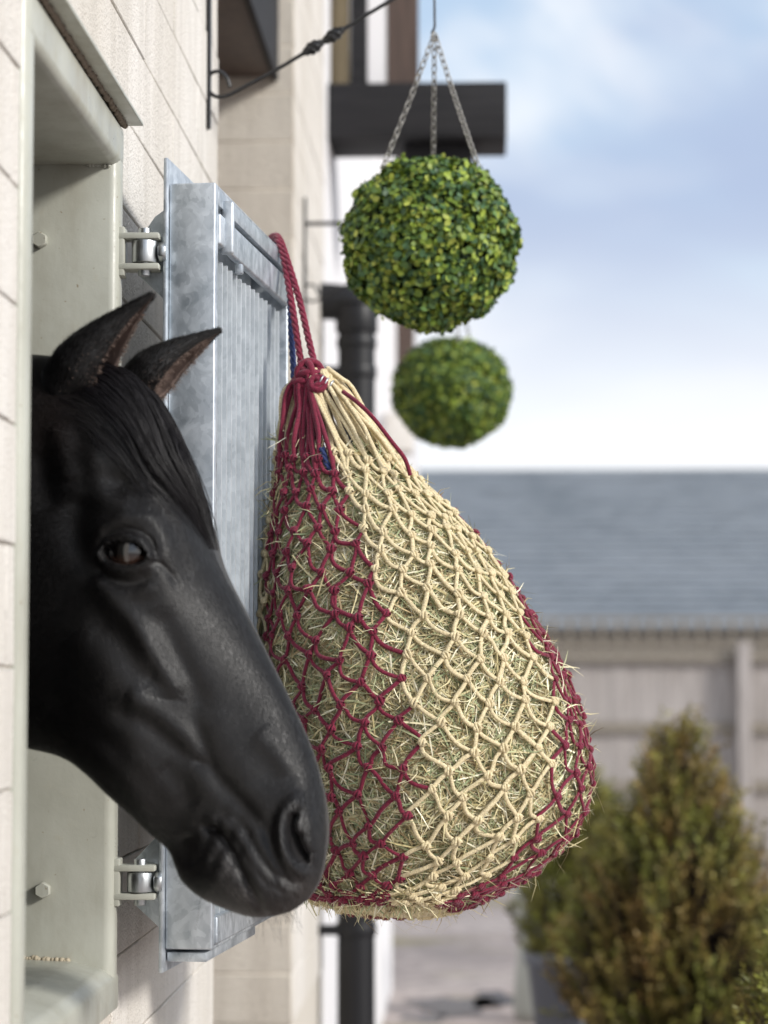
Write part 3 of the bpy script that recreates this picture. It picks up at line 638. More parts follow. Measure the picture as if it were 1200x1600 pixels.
# ears: cupped shells rooted in the poll, part of the same mesh
def hp(px, py, lat): return atp(np.array(px, float), np.array(py, float), HP0+NSV*lat, NSV)
def ear(b0, tip, lat0, lat1, w0, opx, opy, optow, bendv, back):
    b_ = hp(*b0, lat0); t_ = hp(*tip, lat1); ax = t_-b_; Ln = np.linalg.norm(ax); axn = ax/Ln
    op = RT*opx-UP*opy+NSV*optow; op = op-axn*(op@axn); op /= np.linalg.norm(op); sd_ = np.cross(axn, op)
    n1_, n2_ = 44, 26; t = np.linspace(0, 1, n1_); V_ = []; C_ = []
    for k, tk in enumerate(t):
        w = w0*np.interp(tk, [0, .12, .3, .45, .6, .75, .88, .96, 1], [.62, .90, 1.0, .90, .70, .46, .25, .11, .01]); om = R(np.interp(tk, [0, .25, .5, 1], [168, 140, 118, 95]))
        c = b_+ax*tk+op*bendv*Ln*math.sin(math.pi*tk)-op*back*Ln*(1-tk)**2
        ps = np.linspace(-om, om, n2_); o_1 = c+w*(-np.cos(ps)[:, None]*op*.95+np.sin(ps)[:, None]*sd_)
        th_ = min(.0030, w*.25); i_1 = c+(w-th_)*(-np.cos(ps)[::-1, None]*op*.95+np.sin(ps)[::-1, None]*sd_)
        V_.append(np.concatenate([o_1, i_1])); rim = np.abs(ps[::-1])/om
        ci = np.outer(np.clip((rim-.25)/.6, 0, 1), np.array([.24, .175, .15])*np.interp(tk, [0, .7, 1], [.9, .7, .1]))+np.array([.03, .02, .018])
        co = np.tile(base, (n2_, 1)); C_.append(np.concatenate([co, ci]))
    V_ = np.array(V_); m = V_.shape[1]; ixx = np.arange(n1_*m).reshape(n1_, m); a = ixx[:-1]; b = ixx[1:]
    F_ = np.stack([a, np.roll(a, -1, 1), np.roll(b, -1, 1), b], -1).reshape(-1, 4)
    return V_.reshape(-1, 3), F_, np.array(C_).reshape(-1, 3), V_
E1 = ear((84, 634), (244, 457), .034, .056, .040, .80, .58, .14, -.015, .0)
E2 = ear((192, 622), (348, 515), -.040, -.058, .031, .55, .83, .26, -.02, .0)
off = len(HV); v, q, c = [HV], [HQ], [HC]
for e in (E1, E2): v.append(e[0]); q.append(e[1]+off); c.append(e[2]); off += len(e[0])
m_horse, hcol = tintmat('black_coat', .45, .55, Sheen_Weight=.10, Sheen_Roughness=.4)
_n = noise(m_horse, 300, 3, .6, 'World', (1, 1, .35)); _n2 = noise(m_horse, 26, 4, .6, 'World')
setin(m_horse, 'Roughness', ramp(m_horse, _n2, [(.3, (.42,)*3), (.7, (.54,)*3)])); bump(m_horse, _n, .22, .0012)
horse = mesh_np('horse', np.concatenate(v), np.concatenate(q), m_horse, None, True, np.concatenate(c))
tag(horse, 'black horse with its head out of the stable window beside the hay net', 'horse')
# eyes
m_eye = M('dark_brown_eye', (.012, .007, .005), .04, spec=.6, Coat_Weight=1.0, Coat_Roughness=.02)
_g = m_eye.node_tree.nodes.new('ShaderNodeTexCoord'); _s = m_eye.node_tree.nodes.new('ShaderNodeSeparateXYZ'); m_eye.node_tree.links.new(_g.outputs['Object'], _s.inputs[0])
setin(m_eye, 'Base Color', ramp(m_eye, _s.outputs[2], [(0, (.030, .012, .006)), (.30, (.022, .009, .005)), (.45, (.004, .003, .003))]))
_mr = m_eye.node_tree.nodes.new('ShaderNodeMapRange'); _mr.inputs[1].default_value = -.016; _mr.inputs[2].default_value = .016
m_eye.node_tree.links.new(_s.outputs[2], _mr.inputs[0]); m_eye.node_tree.links.new(_mr.outputs[0], [n for n in m_eye.node_tree.nodes if n.type == 'VALTORGB'][0].inputs[0])
k = np.argmin((PX-199)**2+(PY-863)**2+1e6*(su[:, None] < 6)); si, pi_ = np.unravel_index(k, PX.shape); ysurf = YL[si, pi_]+.010
for sg in (1, -1):
    ce = MID[si, pi_]+NSV*sg*(ysurf-.0225)
    bm = bmesh.new(); bmesh.ops.create_uvsphere(bm, u_segments=48, v_segments=32, radius=.0255)
    me = bpy.data.meshes.new('eye'); bm.to_mesh(me); bm.free(); me.materials.append(m_eye)
    for p_ in me.polygons: p_.use_smooth = True
    o = bpy.data.objects.new('eye', me); link(o, horse); o.location = V(ce)
# forelock and ear fringe hair
def surf(u, f):                         # u station, f signed angle off the top line
    i = np.interp(u, su, np.arange(NSs)); i0 = np.clip(i.astype(int), 0, NSs-2); fi = (i-i0)[..., None]
    kk = np.abs(f)/math.pi*(NP-1); k0 = np.clip(kk.astype(int), 0, NP-2); fk = (kk-k0)[..., None]
    src = lambda A, x, y: A[x, y]
    def ev(A): return (A[i0, k0]*(1-fi)+A[i0+1, k0]*fi)*(1-fk)+(A[i0, k0+1]*(1-fi)+A[i0+1, k0+1]*fi)*fk
    return np.where((f >= 0)[..., None], ev(near), ev(far))
m_hair = M('mane_hair', (.008, .0065, .008), .5, spec=.3)
nh = 1000; Kh = 16; u0 = rng.uniform(7.2, 8.8, (nh, 1)); u1 = np.clip(rng.normal(10.7, .7, (nh, 1)), 9.0, 11.75); fr = np.linspace(0, 1, Kh)[None]
U = u0+(u1-u0)*fr; zf = rng.normal(0, .85, (nh, 1)); lk = np.round(zf*2.2)/2.2; zf = np.clip(zf*(1-.4*fr)+lk*.4*fr, -2.4, 2.4)
F_ = np.interp(U, [7, 8.2, 9.5, 11, 11.8], [.34, .42, .36, .19, .05])*zf+np.interp(U, [8, 10, 11.8], [.06, .14, .0])+.02*np.sin(fr*6+lk*9)*fr
Ph = surf(U, F_); cen = surf(U, np.zeros_like(F_)+.0)-np.array([0, 0, .08])+DF*-.05
On = nrm(Ph-cen); Ph = Ph+On*((.001+rng.uniform(0, .009, (nh, 1))*np.sin(np.pi*np.clip(fr*.85+.1, 0, 1)))[..., None])
v, q = tubes(Ph, .0005*np.interp(fr, [0, .6, 1], [1, .85, .15])*np.ones((nh, 1)), 3); mesh_np('forelock', v, q, m_hair, horse)['kind'] = 'stuff'
m_fuzz = M('ear_hair', (.20, .145, .12), .7, spec=.2); m_whisk = M('whisker', (.03, .026, .024), .6)
Lh = []; 
for e, dr in ((E1, .010), (E2, .012)):
    A = e[3]; nn_ = A.shape[1]//2
    for _ in range(1300):
        k = rng.integers(3, 36); side = rng.choice([nn_, nn_+1, nn_+2, nn_+3, nn_+5, 2*nn_-2, 2*nn_-3, 2*nn_-1, 2*nn_-5]); p = A[k, side]; c = A[k].mean(0)
        d = nrm(p-c)*.2+nrm(A[min(k+4, 43)].mean(0)-c)*.5+rng.normal(0, .35, 3)+RT*.35-UP*.35; d = nrm(d); ln = rng.uniform(.005, dr)*(1.1-.5*k/36)
        Lh.append(np.array([p, p+d*ln*.5+rng.normal(0, .0005, 3), p+d*ln]))
v, q = tubes(np.array(Lh), np.array([.0004, .0003, .0001]), 3); mesh_np('ear_hair', v, q, m_fuzz, horse)['kind'] = 'stuff'
# whiskers and a straw caught in the forelock
Lh = []
for _ in range(46):
    i = rng.integers(395, 520); j = rng.integers(40, NP-6); p = near[i, j]; 
    if PYn[i, j] < 1290: continue
    d = nrm(NSV*rng.uniform(.2, .8)-UP*rng.uniform(.3, 1)+RT*rng.uniform(-.3, .6)); ln = rng.uniform(.012, .035); Lh.append(np.array([p, p+d*ln*.5, p+d*ln-UP*ln*.15]))
v, q = tubes(np.array(Lh), np.array([.0002, .00015, .0001]), 3); mesh_np('whiskers', v, q, m_whisk, horse)['kind'] = 'stuff'
# short coat hair lying along the face
dS = np.gradient(near, axis=0); dK = np.gradient(near, axis=1); NR_ = nrm(np.cross(dK, dS)); area = np.linalg.norm(np.cross(dK, dS), axis=-1)
if (NR_[300, 130]@NSV) < 0: NR_ = -NR_
nost = path([(467, 1266), (461, 1284), (464, 1308), (473, 1330), (486, 1350)], 7.5, px=PXn, py=PYn)
wgt = area*(su[:, None] > 6.3)*(hole < .08)*(nost < .3)*(su[:, None] < 22.3); cdf = np.cumsum(wgt.ravel()); cdf /= cdf[-1]
ncoat = 130000; pick = np.searchsorted(cdf, rng.random(ncoat)); Pc = near.reshape(-1, 3)[pick]; Nc = NR_.reshape(-1, 3)[pick]
Dc = nrm(nrm(dS.reshape(-1, 3))[pick]+np.array([0, 0, -.15])+rng.normal(0, .16, (ncoat, 3))); Dc = nrm(Dc-Nc*np.sum(Dc*Nc, 1, keepdims=True))
Pc = Pc+rng.normal(0, .0006, Pc.shape)*(1-np.abs(Nc)); ln = rng.uniform(.004, .0085, (ncoat, 1)); Wc = np.cross(Nc, Dc)*rng.uniform(.00012, .00026, (ncoat, 1))
b0 = Pc-Nc*.0004; b1 = Pc+Dc*ln*.5+Nc*(.0007+.0004*rng.random((ncoat, 1))); b2 = Pc+Dc*ln+Nc*(.0004+.0006*rng.random((ncoat, 1)))
v = np.stack([b0-Wc, b0+Wc, b1+Wc, b1-Wc, b2+Wc*.2, b2-Wc*.2], 1).reshape(-1, 3); ix = np.arange(ncoat*6).reshape(-1, 6)
q = np.concatenate([ix[:, [0, 1, 2, 3]], ix[:, [3, 2, 4, 5]]]); cb = ct.reshape(-1, 3)[pick]*rng.uniform(.6, 1.4, (ncoat, 1))
m_coat, _c = tintmat('coat_hair', .50, .5)
mesh_np('coat_hair', v, q, m_coat, horse, True, np.repeat(cb, 6, axis=0))['kind'] = 'stuff'
Pe, De, Ne = [], [], []
for e in (E1, E2):
    A = e[3]; nn_ = A.shape[1]//2; k = rng.integers(6, 41, 9000); j = rng.integers(0, nn_-1, 9000); fk = rng.random((9000, 1)); fj = rng.random((9000, 1)); p = (A[k, j]*(1-fk)+A[k+1, j]*fk)*(1-fj)+(A[k, j+1]*(1-fk)+A[k+1, j+1]*fk)*fj
    c = A[k].mean(1); d = nrm(A[k+1, j]-A[k, j]+1e-9); n_ = nrm(p-c); n_ = nrm(n_-d*np.sum(n_*d, 1, keepdims=True)); Pe.append(p); De.append(d); Ne.append(n_)
Pe, De, Ne = map(np.concatenate, (Pe, De, Ne)); ne = len(Pe); De = nrm(De+rng.normal(0, .22, De.shape)); ln = rng.uniform(.004, .008, (ne, 1)); Wc = np.cross(Ne, De)*rng.uniform(.00016, .0003, (ne, 1))
b1 = Pe+De*ln*.5+Ne*.0009; b2 = Pe+De*ln+Ne*(.0005+.0013*rng.random((ne, 1)))
v = np.stack([Pe-Wc, Pe+Wc, b1+Wc, b1-Wc, b2+Wc*.2, b2-Wc*.2], 1).reshape(-1, 3); ix = np.arange(ne*6).reshape(-1, 6)
mesh_np('ear_coat_hair', v, np.concatenate([ix[:, [0, 1, 2, 3]], ix[:, [3, 2, 4, 5]]]), m_coat, horse, True, np.repeat(base*rng.uniform(.5, 1.6, (ne, 1)), 6, axis=0))['kind'] = 'stuff'
#END horse.py
#BEGIN rest.py
# ------------------------------------------------------------------ iron wall brackets
BY = 4.02
def copy_tree(o, parent=None):
    c = o.copy(); COL.objects.link(c)
    if parent is not None: mpi = o.matrix_parent_inverse.copy(); c.parent = parent; c.matrix_parent_inverse = mpi
    for ch in [x for x in bpy.data.objects if x.parent == o]: copy_tree(ch, c)
    return c
br = empty('hanging_bracket', (XW, BY, ZC+.93), 'black iron scroll bracket with a twisted rod on the wall above the grille', 'bracket', 'iron brackets carrying the leaf balls')
XT = float(at(679, 0, BY)[0])
box('back_bar', XW+.0005, XW+.0075, BY-.008, BY+.008, ZC+.932, ZC+1.26, m_iron, br, bevel=.001)
box('top_arm', XW+.008, XT+.03, BY-.004, BY+.004, ZC+1.186, ZC+1.196, m_iron, br, bevel=.001)
pth = spline([at(px, py, BY) for px, py in ((359, 136), (354, 121), (343, 112), (331, 114), (324, 126), (326, 141), (338, 151), (356, 149), (385, 134), (430, 110), (480, 80), (520, 56), (560, 31), (610, 1), (650, -23), (676, -40))], 160)
pxs, _ = proj(pth); rad = .0034+.0060*np.exp(-((pxs-490)/11)**2)+.0060*np.exp(-((pxs-521)/11)**2)
v, q = tubes(pth[None], rad[None], 10); mesh_np('scroll_rod', v, q, m_iron, br)
u = np.linspace(0, 1, 24); tw = []
for s in range(4):
    for c0 in (490, 521):
        k0 = np.argmin(np.abs(pxs-c0+14)); k1 = np.argmin(np.abs(pxs-c0-14)); seg_ = pth[k0]+(pth[k1]-pth[k0])*u[:, None]; rr2 = (.004+.0065*np.sin(np.pi*u))[:, None]
        an = u*5+s*math.pi/2; tw.append(seg_+rr2*(np.cos(an)[:, None]*np.array([0, 1, 0])+np.sin(an)[:, None]*np.array([-.5, 0, .85])))
v, q = tubes(np.array(tw), .0016, 6); mesh_np('twist', v, q, m_iron, br)
# ------------------------------------------------------------------ boxwood leaf balls on chains
BC = at(672, 381, BY); BR = .146
m_leaf, lc = tintmat('box_leaf', .5, .35)
def leafset(P, Nn, size, cols, cup=.25):
    n = len(P); t = nrm(np.cross(Nn, rng.normal(0, 1, (n, 3)))); b = np.cross(Nn, t); s = size[:, None]
    ang = np.array([0, 50, 105, 180, 255, 310])*math.pi/180; ring = []
    for a in ang: ring.append(P+s*(t*math.cos(a)*1.15+b*math.sin(a)*.85)+Nn*s*cup*abs(math.cos(a)))
    vs = np.stack([P]+ring, 1); ix = np.arange(n*7).reshape(n, 7)
    f = np.concatenate([np.stack([ix[:, 0], ix[:, 1+k], ix[:, 1+(k+1) % 6]], -1) for k in range(6)]); return vs.reshape(-1, 3), f, np.repeat(cols, 7, axis=0)
n = 13500; d = nrm(rng.normal(0, 1, (n, 3))); rad = BR*(1-.20*rng.random(n)**2.2)*(1+.03*np.sin(7*d[:, 0]+4*d[:, 2]*3)+rng.normal(0, .019, n))
Nn = nrm(d+rng.normal(0, .55, (n, 3))+np.array([0, 0, .22])); P = BC+d*rad[:, None]*np.array([1.0, 1.0, .985])
pal = np.array([(.135, .20, .030), (.22, .285, .040), (.07, .13, .034), (.045, .095, .040), (.31, .35, .065)]); depth = (BR-rad)/BR
ci = rng.choice(5, n, p=[.27, .19, .24, .22, .08]); cl = pal[ci]*rng.uniform(.9, 1.45, (n, 1))
v, f, c = leafset(P, Nn, rng.uniform(.0042, .0068, n), cl)
ball = empty('topiary_ball', BC, 'round boxwood leaf ball on three chains, hanging nearer above the hay net', 'topiary ball', 'leaf balls hanging along the wall')
o = mesh_np('foliage', v, f, m_leaf, ball, True, c); o['kind'] = 'stuff'
bm = bmesh.new(); bmesh.ops.create_icosphere(bm, subdivisions=4, radius=BR*.86)
for w_ in bm.verts: w_.co *= 1+.03*math.sin(w_.co.x*90)*math.cos(w_.co.z*80)
bm.transform(Matrix.Translation(V(BC))); bm_obj('core', bm, M('moss_core', (.018, .026, .010), .95, spec=.1), ball, smooth=True)
def link_mesh(c, d, side, L_, w, r):
    a = np.linspace(0, 2*math.pi, 17); x = np.cos(a); y = np.sin(a)
    return c+d*(np.sign(x)*np.abs(x)**.7*L_*.5)[:, None]+side*(y*w*.5)[:, None]
def chain(name, p0, p1, par):
    d = p1-p0; Ln = np.linalg.norm(d); d = d/Ln; s1 = nrm(np.cross(d, np.array([.2, 1, .1]))); s2 = np.cross(d, s1); k = int(Ln/.0125); C = []
    for i in range(k):
        c = p0+d*(i+.5)*Ln/k-np.array([0, 0, .004])*math.sin(math.pi*(i+.5)/k); w_ = s1*.8+s2*.6 if i % 2 else s2*.8-s1*.6; C.append(link_mesh(c, d, w_, .0165, .0085, .001))
    v, q = tubes(np.array(C), .00125, 6, ref=np.array([.3, .5, .81])); o = mesh_np(name, v, q, m_chain, par); return o
top = at(679, 52, BY)
for (px, py, dy) in ((598, 262, -.04), (677, 250, .09), (748, 262, -.03)): chain('chain', top, at(px, py, BY+dy), ball)
v, q = tubes(np.array([spline([at(681, 60, BY), at(675, 52, BY), at(679, 42, BY), at(679, 20, BY), at(679, -20, BY), at(682, -42, BY), at(676, -52, BY), at(670, -44, BY)], 60)]), .0021, 8); mesh_np('hook', v, q, m_iron, ball)
br2 = copy_tree(br); br2.location.y += 2.21; br2['label'] = 'black iron scroll bracket on the far pier beside the downpipe'
ball2 = copy_tree(ball); ball2.location = Vector(V(at(706, 612, BY+2.21))); ball2.rotation_euler.z = R(75); ball2.scale = (1.04, 1.04, .97); ball2['label'] = 'round boxwood leaf ball hanging farther off, lower than the other one'
# ------------------------------------------------------------------ downpipe, beam and timbers of the porch beyond
pr = .053; pxc = float(at(557, 900, 6.9)[0])
dp = empty('downpipe', (pxc, 6.9, 0), 'black plastic rainwater downpipe on the far pier behind the hay net', 'downpipe')
v, q = tubes(np.array([spline([(pxc, 6.9, 0.0), (pxc, 6.9, .6), (pxc, 6.9, 1.6), (pxc, 6.9, ZC+.98), (pxc, 6.9, ZC+1.04), (pxc-.03, 6.91, ZC+1.085), (pxc-.16, 6.92, ZC+1.10)], 80)]), pr, 28); mesh_np('pipe', v, q, m_pipe, dp)
for z0, z1, e in ((1.00, 1.075, .008), (1.075, 1.09, .012), (.955, .985, .005)):
    bm = bmesh.new(); bmesh.ops.create_cone(bm, cap_ends=True, segments=32, radius1=pr+e, radius2=pr+e, depth=z1-z0); bm.transform(Matrix.Translation((pxc, 6.9, ZC+(z0+z1)/2))); bm_obj('socket', bm, m_pipe, dp, bevel=.003)
for z in (.885, -.7):
    bm = bmesh.new(); bmesh.ops.create_cone(bm, cap_ends=True, segments=32, radius1=pr+.005, radius2=pr+.005, depth=.035); bm.transform(Matrix.Translation((pxc, 6.9, ZC+z))); bm_obj('clip', bm, m_pipe, dp, bevel=.002)
    box('clip_bar', XW, pxc-.03, 6.86, 6.885, ZC+z-.014, ZC+z+.014, m_pipe, dp)
zt = lambda y, d: CAMZ+(1064-y)/FPX*d
xa = lambda x, d: float(at(x, 1064, d)[0])
o = box('porch_beam', XW-.05, xa(795, 7.2), 7.2, 7.49, zt(204, 7.2), zt(116, 7.2), m_beam, None, bevel=.006); tag(o, 'dark stained timber beam jutting out from the wall above the leaf balls', 'beam', kind='thing')
o = box('beam_bracket', xa(632, 7.3), xa(742, 7.3), 7.28, 7.42, zt(262, 7.3), zt(204, 7.2)-.002, m_beam, None, bevel=.008); tag(o, 'dark timber block fixed under the jutting beam', 'bracket', kind='thing')
zb = zt(116, 7.2)+.002
bm = bmesh.new(); bmesh.ops.create_cone(bm, cap_ends=True, segments=20, radius1=.046, radius2=.042, depth=.8); bm.transform(Matrix.Translation((xa(524, 7.4), 7.36, zb+.4)))
o = bm_obj('log_post', bm, m_olive, None, smooth=True); tag(o, 'weathered olive brown log post standing on the dark beam', 'post', kind='thing')
for nm, x0, x1, m, lab in (('porch_upright', 548, 573, m_beam, 'narrow dark strip standing in for the dark gap on the jutting beam'), ('porch_upright', 575, 604, m_white, 'narrow white painted upright board on the jutting beam'), ('porch_upright', 606, 655, m_brown, 'wide brown upright board on the jutting beam, next to the sky')):  # dark strip stands in for the shaded gap between post and white board
    o = box(nm, xa(x0, 7.4), xa(x1, 7.4), 7.34, 7.42, zb, zb+.8, m, None, bevel=.003, seg=1); tag(o, lab, 'board', 'upright boards on the porch beam', 'thing')
o = box('upper_storey', -2.4, xa(619, 10.4), 10.4, 14, zt(690, 10.4), 5.2, m_white, None, bevel=.01); tag(o, 'white rendered upper wall jutting out beyond the downpipe', 'wall', kind='thing')
o = box('corner_post', xa(619, 10.5)+.002, xa(648, 10.5), 10.42, 10.55, zt(640, 10.4), 5.2, m_brown, None, bevel=.006); tag(o, 'brown timber corner post beside the white upper wall', 'post', kind='thing')
o = box('stone_corbel', xa(604, 10.5), xa(645, 10.5), 10.37, 10.6, zt(704, 10.4), zt(690, 10.4)-.002+.13, m_block, None, bevel=.006); tag(o, 'pale stone corbel under the corner post', 'corbel', kind='thing')
# ------------------------------------------------------------------ fence with trellis at the end of the yard
FY = 20.2
m_board = M('grey_weathered_board', (.36, .33, .31), .85, spec=.15)
_n = noise(m_board, 5, 5, .6, 'World', (4, 1, .4)); setin(m_board, 'Base Color', ramp(m_board, _n, [(.3, (.29, .26, .24)), (.7, (.47, .43, .41))]))
m_rail = M('fence_rail', (.26, .23, .19), .85, spec=.15)
fn = empty('yard_fence', (0, FY, 0), 'grey vertical board fence with trellis top across the yard end', 'fence')
ft = zt(1030, FY)
shared = None
for i in range(84):
    x = -2.4+i*.105
    if shared is None:
        b0 = box('board', 0, .101, 0, .018, .05, ft-.02, m_board, None, bevel=.004, seg=1); b0.parent = fn; b0.location = (x, 0, 0); shared = b0
    else:
        c = shared.copy(); COL.objects.link(c); c.location = (x, rng.uniform(-.006, .006), rng.uniform(-.01, .01))
for y_ in (1135, 1225, 1330): box('rail', -2.5, 6.5, FY-.055, FY-.009, zt(y_, FY)-.045, zt(y_, FY)+.04, m_rail, fn)
box('top_rail', -2.5, 6.5, FY-.07, FY+.05, ft-.02, ft+.04, m_rail, fn)
for px in (819, 1160): 
    x = xa(px, FY); box('post', x-.055, x+.055, FY-.16, FY-.058, 0, ft+.14, m_board, fn, bevel=.006, seg=1)
box('post', xa(1160, FY)+1.83, xa(1160, FY)+1.94, FY-.16, FY-.058, 0, ft+.14, m_board, fn); box('post', xa(819, FY)-1.94, xa(819, FY)-1.83, FY-.16, FY-.058, 0, ft+.14, m_board, fn)
for k in range(4): box('trellis_lath', -2.5, 6.5, FY+.002, FY+.016, ft+.07+k*.085, ft+.095+k*.085, m_rail, fn)
for k in range(66): box('trellis_lath', -2.4+k*.135, -2.37+k*.135, FY+.018, FY+.03, ft+.041, ft+.35, m_rail, fn)
# ------------------------------------------------------------------ slate roofed building behind the fence
m_slate = M('blue_grey_slate', (.13, .15, .17), .5, spec=.5)
_n = noise(m_slate, .8, 4, .6, 'World'); _n2 = noise(m_slate, 5.0, 2, .6, 'World', (1, 1, 2.5))
_c = ramp(m_slate, _n, [(.3, (.13, .15, .17)), (.7, (.215, .235, .26))]); setin(m_slate, 'Base Color', mixc(m_slate, ramp(m_slate, _n2, [(.35, (0,0,0)), (.7, (.6,.6,.6))]), _c, (.24, .26, .28)))
RY0, RY1 = 26.0, 30.6; RZ1 = zt(742, RY1); RZ0 = zt(985, RY0)
bld = empty('slate_roof_building', (3, 28, 0), 'long low building with a blue grey slate roof behind the fence', 'building')
box('wall', -9.5, 14.5, RY0+.3, 34.6, 0, RZ0+.1, m_block2, bld)
NR = 22; sl = math.atan2(RZ1-RZ0, RY1-RY0); cs_, sn_ = math.cos(sl), math.sin(sl); SL = math.hypot(RZ1-RZ0, RY1-RY0)
for r_ in range(NR):
    s0 = r_*SL/NR; parts = []; x = -10-(.14 if r_ % 2 else 0)
    while x < 15:
        w_ = .275; t_ = .012+rng.uniform(0, .006); s1 = s0+SL/NR*1.35; up0 = .02+rng.uniform(0, .006); up1 = .002
        P_ = []
        for (ss, uu) in ((s0, up0), (s1, up1)):
            for xx in (x, x+w_):
                for tt_ in (0, t_): P_.append((xx, RY0+ss*cs_-(uu+tt_)*sn_, RZ0+ss*sn_+(uu+tt_)*cs_))
        parts.append((np.array(P_), np.array([(1, 3, 7, 5), (0, 1, 5, 4), (2, 6, 7, 3), (0, 2, 3, 1), (4, 5, 7, 6)]))); x += w_+.006
    v, q = merge(parts); o = mesh_np('slate_course', v, q, m_slate, bld, False); o['kind'] = 'stuff'
prism('roof_slope', [(-10, RY1, RZ1-.03), (-10, 35.2, RZ0-.05), (-10, RY0+.02, RZ0-.05)], (25, 0, 0), m_slate, bld)
v, q = tubes(np.array([[(-10, RY1, RZ1), (15, RY1, RZ1)]]), .07, 10, ref=np.array([0, 0, 1.])); mesh_np('ridge', v, q, m_slate, bld)
box('gutter', -10, 15, RY0-.09, RY0+.01, RZ0-.07, RZ0+.0, m_pipe, bld)
# ------------------------------------------------------------------ clipped conifers in pots
m_con, cc_ = tintmat('yew_leaf', .55, .35)
m_bark = M('bark', (.06, .045, .03), .9)
def conifer(name, base, H, Rm, nt_, leaf, seed, lab, group, prof=None, brown=.35, per=22):
    g_ = np.random.default_rng(seed); e = empty(name, base, lab, 'conifer', group)
    prof = prof or ([0, .08, .25, .5, .75, .92, 1], [.72, .95, 1, .78, .45, .2, .05])
    h = g_.random(nt_*3); keep = g_.random(nt_*3) < np.interp(h, *prof)+.1; h = h[keep][:nt_]; n_ = len(h); a = g_.uniform(0, 2*math.pi, n_)
    lumpy = 1+.13*np.sin(3*a+6*h+seed)+.10*np.sin(7*a-11*h); r = np.interp(h, *prof)*Rm*lumpy*(1-.45*g_.random(n_)**1.6)
    P0_ = np.stack([base[0]+r*np.cos(a), base[1]+r*np.sin(a), base[2]+h*H*.93], -1)
    D_ = nrm(np.stack([np.cos(a)*.55, np.sin(a)*.55, .9+.6*h], -1)+g_.normal(0, .22, (n_, 3))); ln = g_.uniform(.07, .17, n_)*H*(.75+.25*h)
    t = np.linspace(.1, 1, per)[None, :, None]; Pt = P0_[:, None]+D_[:, None]*ln[:, None, None]*t
    sd_ = nrm(np.cross(D_, g_.normal(0, 1, (n_, 3))))[:, None]; sgn_ = np.where(np.arange(per) % 2 == 0, 1, -1)[None, :, None]
    ld = nrm(D_[:, None]*.75+sd_*sgn_*.7+g_.normal(0, .35, Pt.shape)); wv = nrm(np.cross(ld, g_.normal(0, 1, Pt.shape)))
    L2 = leaf*g_.uniform(.7, 1.25, (n_, per, 1)); v = np.stack([Pt, Pt+ld*L2*.5+wv*L2*.17, Pt+ld*L2, Pt+ld*L2*.5-wv*L2*.17], 2).reshape(-1, 3)
    f = np.arange(len(v)).reshape(-1, 4)
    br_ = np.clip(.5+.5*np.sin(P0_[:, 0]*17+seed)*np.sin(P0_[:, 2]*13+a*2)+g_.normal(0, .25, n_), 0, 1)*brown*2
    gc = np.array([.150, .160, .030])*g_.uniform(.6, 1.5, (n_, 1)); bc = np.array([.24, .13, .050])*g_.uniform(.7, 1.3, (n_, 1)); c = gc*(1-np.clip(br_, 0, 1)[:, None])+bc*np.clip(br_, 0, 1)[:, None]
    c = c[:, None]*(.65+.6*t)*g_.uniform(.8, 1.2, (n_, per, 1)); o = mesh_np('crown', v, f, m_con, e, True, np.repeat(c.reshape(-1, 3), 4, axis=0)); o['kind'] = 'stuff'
    tw_ = np.stack([np.stack([np.full(n_, base[0]), np.full(n_, base[1]), base[2]+h*H*.7], -1), P0_, P0_+D_*ln[:, None]*.8], 1)
    v, q = tubes(tw_, np.array([.006, .003, .001])*H, 3); mesh_np('branches', v, q, m_bark, e)['kind'] = 'stuff'
    v, q = tubes(np.array([[(base[0], base[1], base[2]-.05), (base[0], base[1], base[2]+H*.85)]]), np.array([[.022, .006]])*H, 8, ref=np.array([0, 1., 0])); mesh_np('trunk', v, q, m_bark, e)
    return e
def lathe(name, base, prof, mat, par, sides=40):
    a = np.arange(sides)*2*math.pi/sides; v = np.array([[base[0]+r*math.cos(x), base[1]+r*math.sin(x), base[2]+z] for r, z in prof for x in a]); ix = np.arange(len(v)).reshape(len(prof), sides)
    q = np.stack([ix[:-1], np.roll(ix[:-1], -1, 1), np.roll(ix[1:], -1, 1), ix[1:]], -1).reshape(-1, 4); return mesh_np(name, v, q, mat, par)
m_pot = M('dark_grey_pot', (.075, .082, .098), .5); bump(m_pot, noise(m_pot, 60, 4, .6, 'World'), .2, .002)
m_pot2 = M('grey_planter', (.24, .25, .27), .6)
m_pot3 = M('pale_stone_pot', (.33, .34, .31), .75); m_soil = M('soil', (.05, .035, .025), .95)
def p0(px, d, z): p = at(px, 1064, d); return np.array([p[0], d, z])
GC = 'potted conifers in the yard'
b = p0(1056, 7.5, .50); pl = empty('square_planter', (b[0], b[1], 0), 'grey square planter with a rim under the large browning conifer', 'planter')
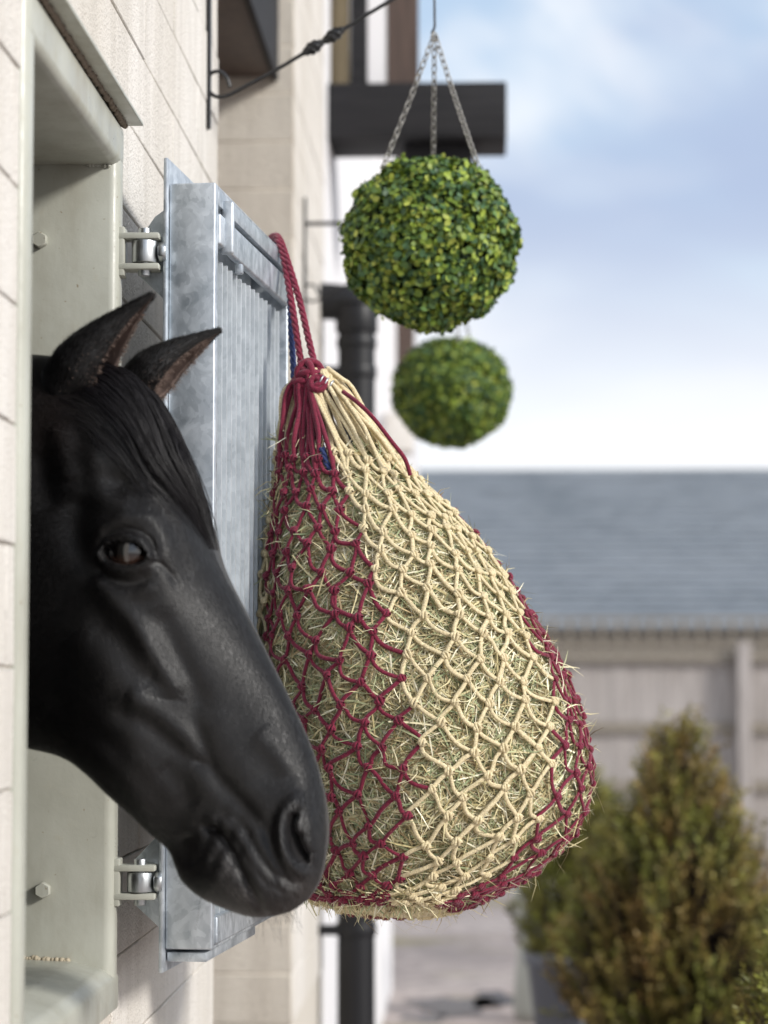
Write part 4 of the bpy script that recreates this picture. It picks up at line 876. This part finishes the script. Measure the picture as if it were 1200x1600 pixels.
for (x0, x1, y0, y1) in ((-.27, .27, -.27, -.235), (-.27, .27, .235, .27), (-.27, -.235, -.2345, .2345), (.235, .27, -.2345, .2345)): box('side_panel', b[0]+x0, b[0]+x1, b[1]+y0, b[1]+y1, 0, .475, m_pot2, pl, bevel=.004)
for (x0, x1, y0, y1) in ((-.29, .29, -.29, -.225), (-.29, .29, .225, .29), (-.29, -.225, -.2245, .2245), (.225, .29, -.2245, .2245)): box('rim', b[0]+x0, b[0]+x1, b[1]+y0, b[1]+y1, .476, .50, m_pot2, pl, bevel=.004)
box('soil', b[0]-.234, b[0]+.234, b[1]-.234, b[1]+.234, .40, .46, m_soil, pl)
conifer('potted_conifer', b-np.array([0, 0, .05]), .98, .32, 1800, .022, 3, 'tall browning green conifer in the grey square planter', GC, ([0, .08, .25, .5, .7, .85, .95, 1], [.72, .94, 1, .78, .44, .22, .09, .02]))
b = p0(915, 9.6, .50); pt = empty('round_pot', (b[0], b[1], 0), 'dark grey round pot under the farther conifer', 'pot')
lathe('pot_body', (b[0], b[1], 0), [(.001, 0), (.17, 0), (.19, .05), (.235, .44), (.25, .45), (.255, .50), (.235, .50), (.225, .45), (.001, .44)], m_pot, pt)
conifer('potted_conifer', b-np.array([0, 0, .06]), 0.74, .25, 900, .024, 9, 'darker green conifer in the round grey pot behind the hay net', GC, brown=.12)
b = p0(838, 11.2, 0); pt = empty('pale_pot', b, 'pale stone pot standing beyond the dark round pot', 'pot')
lathe('pot_body', b, [(.001, 0), (.10, 0), (.115, .06), (.10, .25), (.085, .40), (.10, .50), (.115, .56), (.12, .60), (.10, .60), (.09, .56), (.001, .55)], m_pot3, pt)
b = p0(1236, 4.3, .62); pt = empty('shrub_pot', (b[0], b[1], 0), 'grey pot under the small yew at the corner', 'pot')
lathe('pot_body', (b[0], b[1], 0), [(.001, 0), (.13, 0), (.15, .05), (.18, .56), (.19, .62), (.17, .62), (.165, .58), (.001, .57)], m_pot, pt)
conifer('young_yew', b-np.array([0, 0, .04]), .53, .17, 420, .017, 21, 'small green yew just showing at the corner, in front of the big conifer', GC, brown=.2, per=26)
#END rest.py
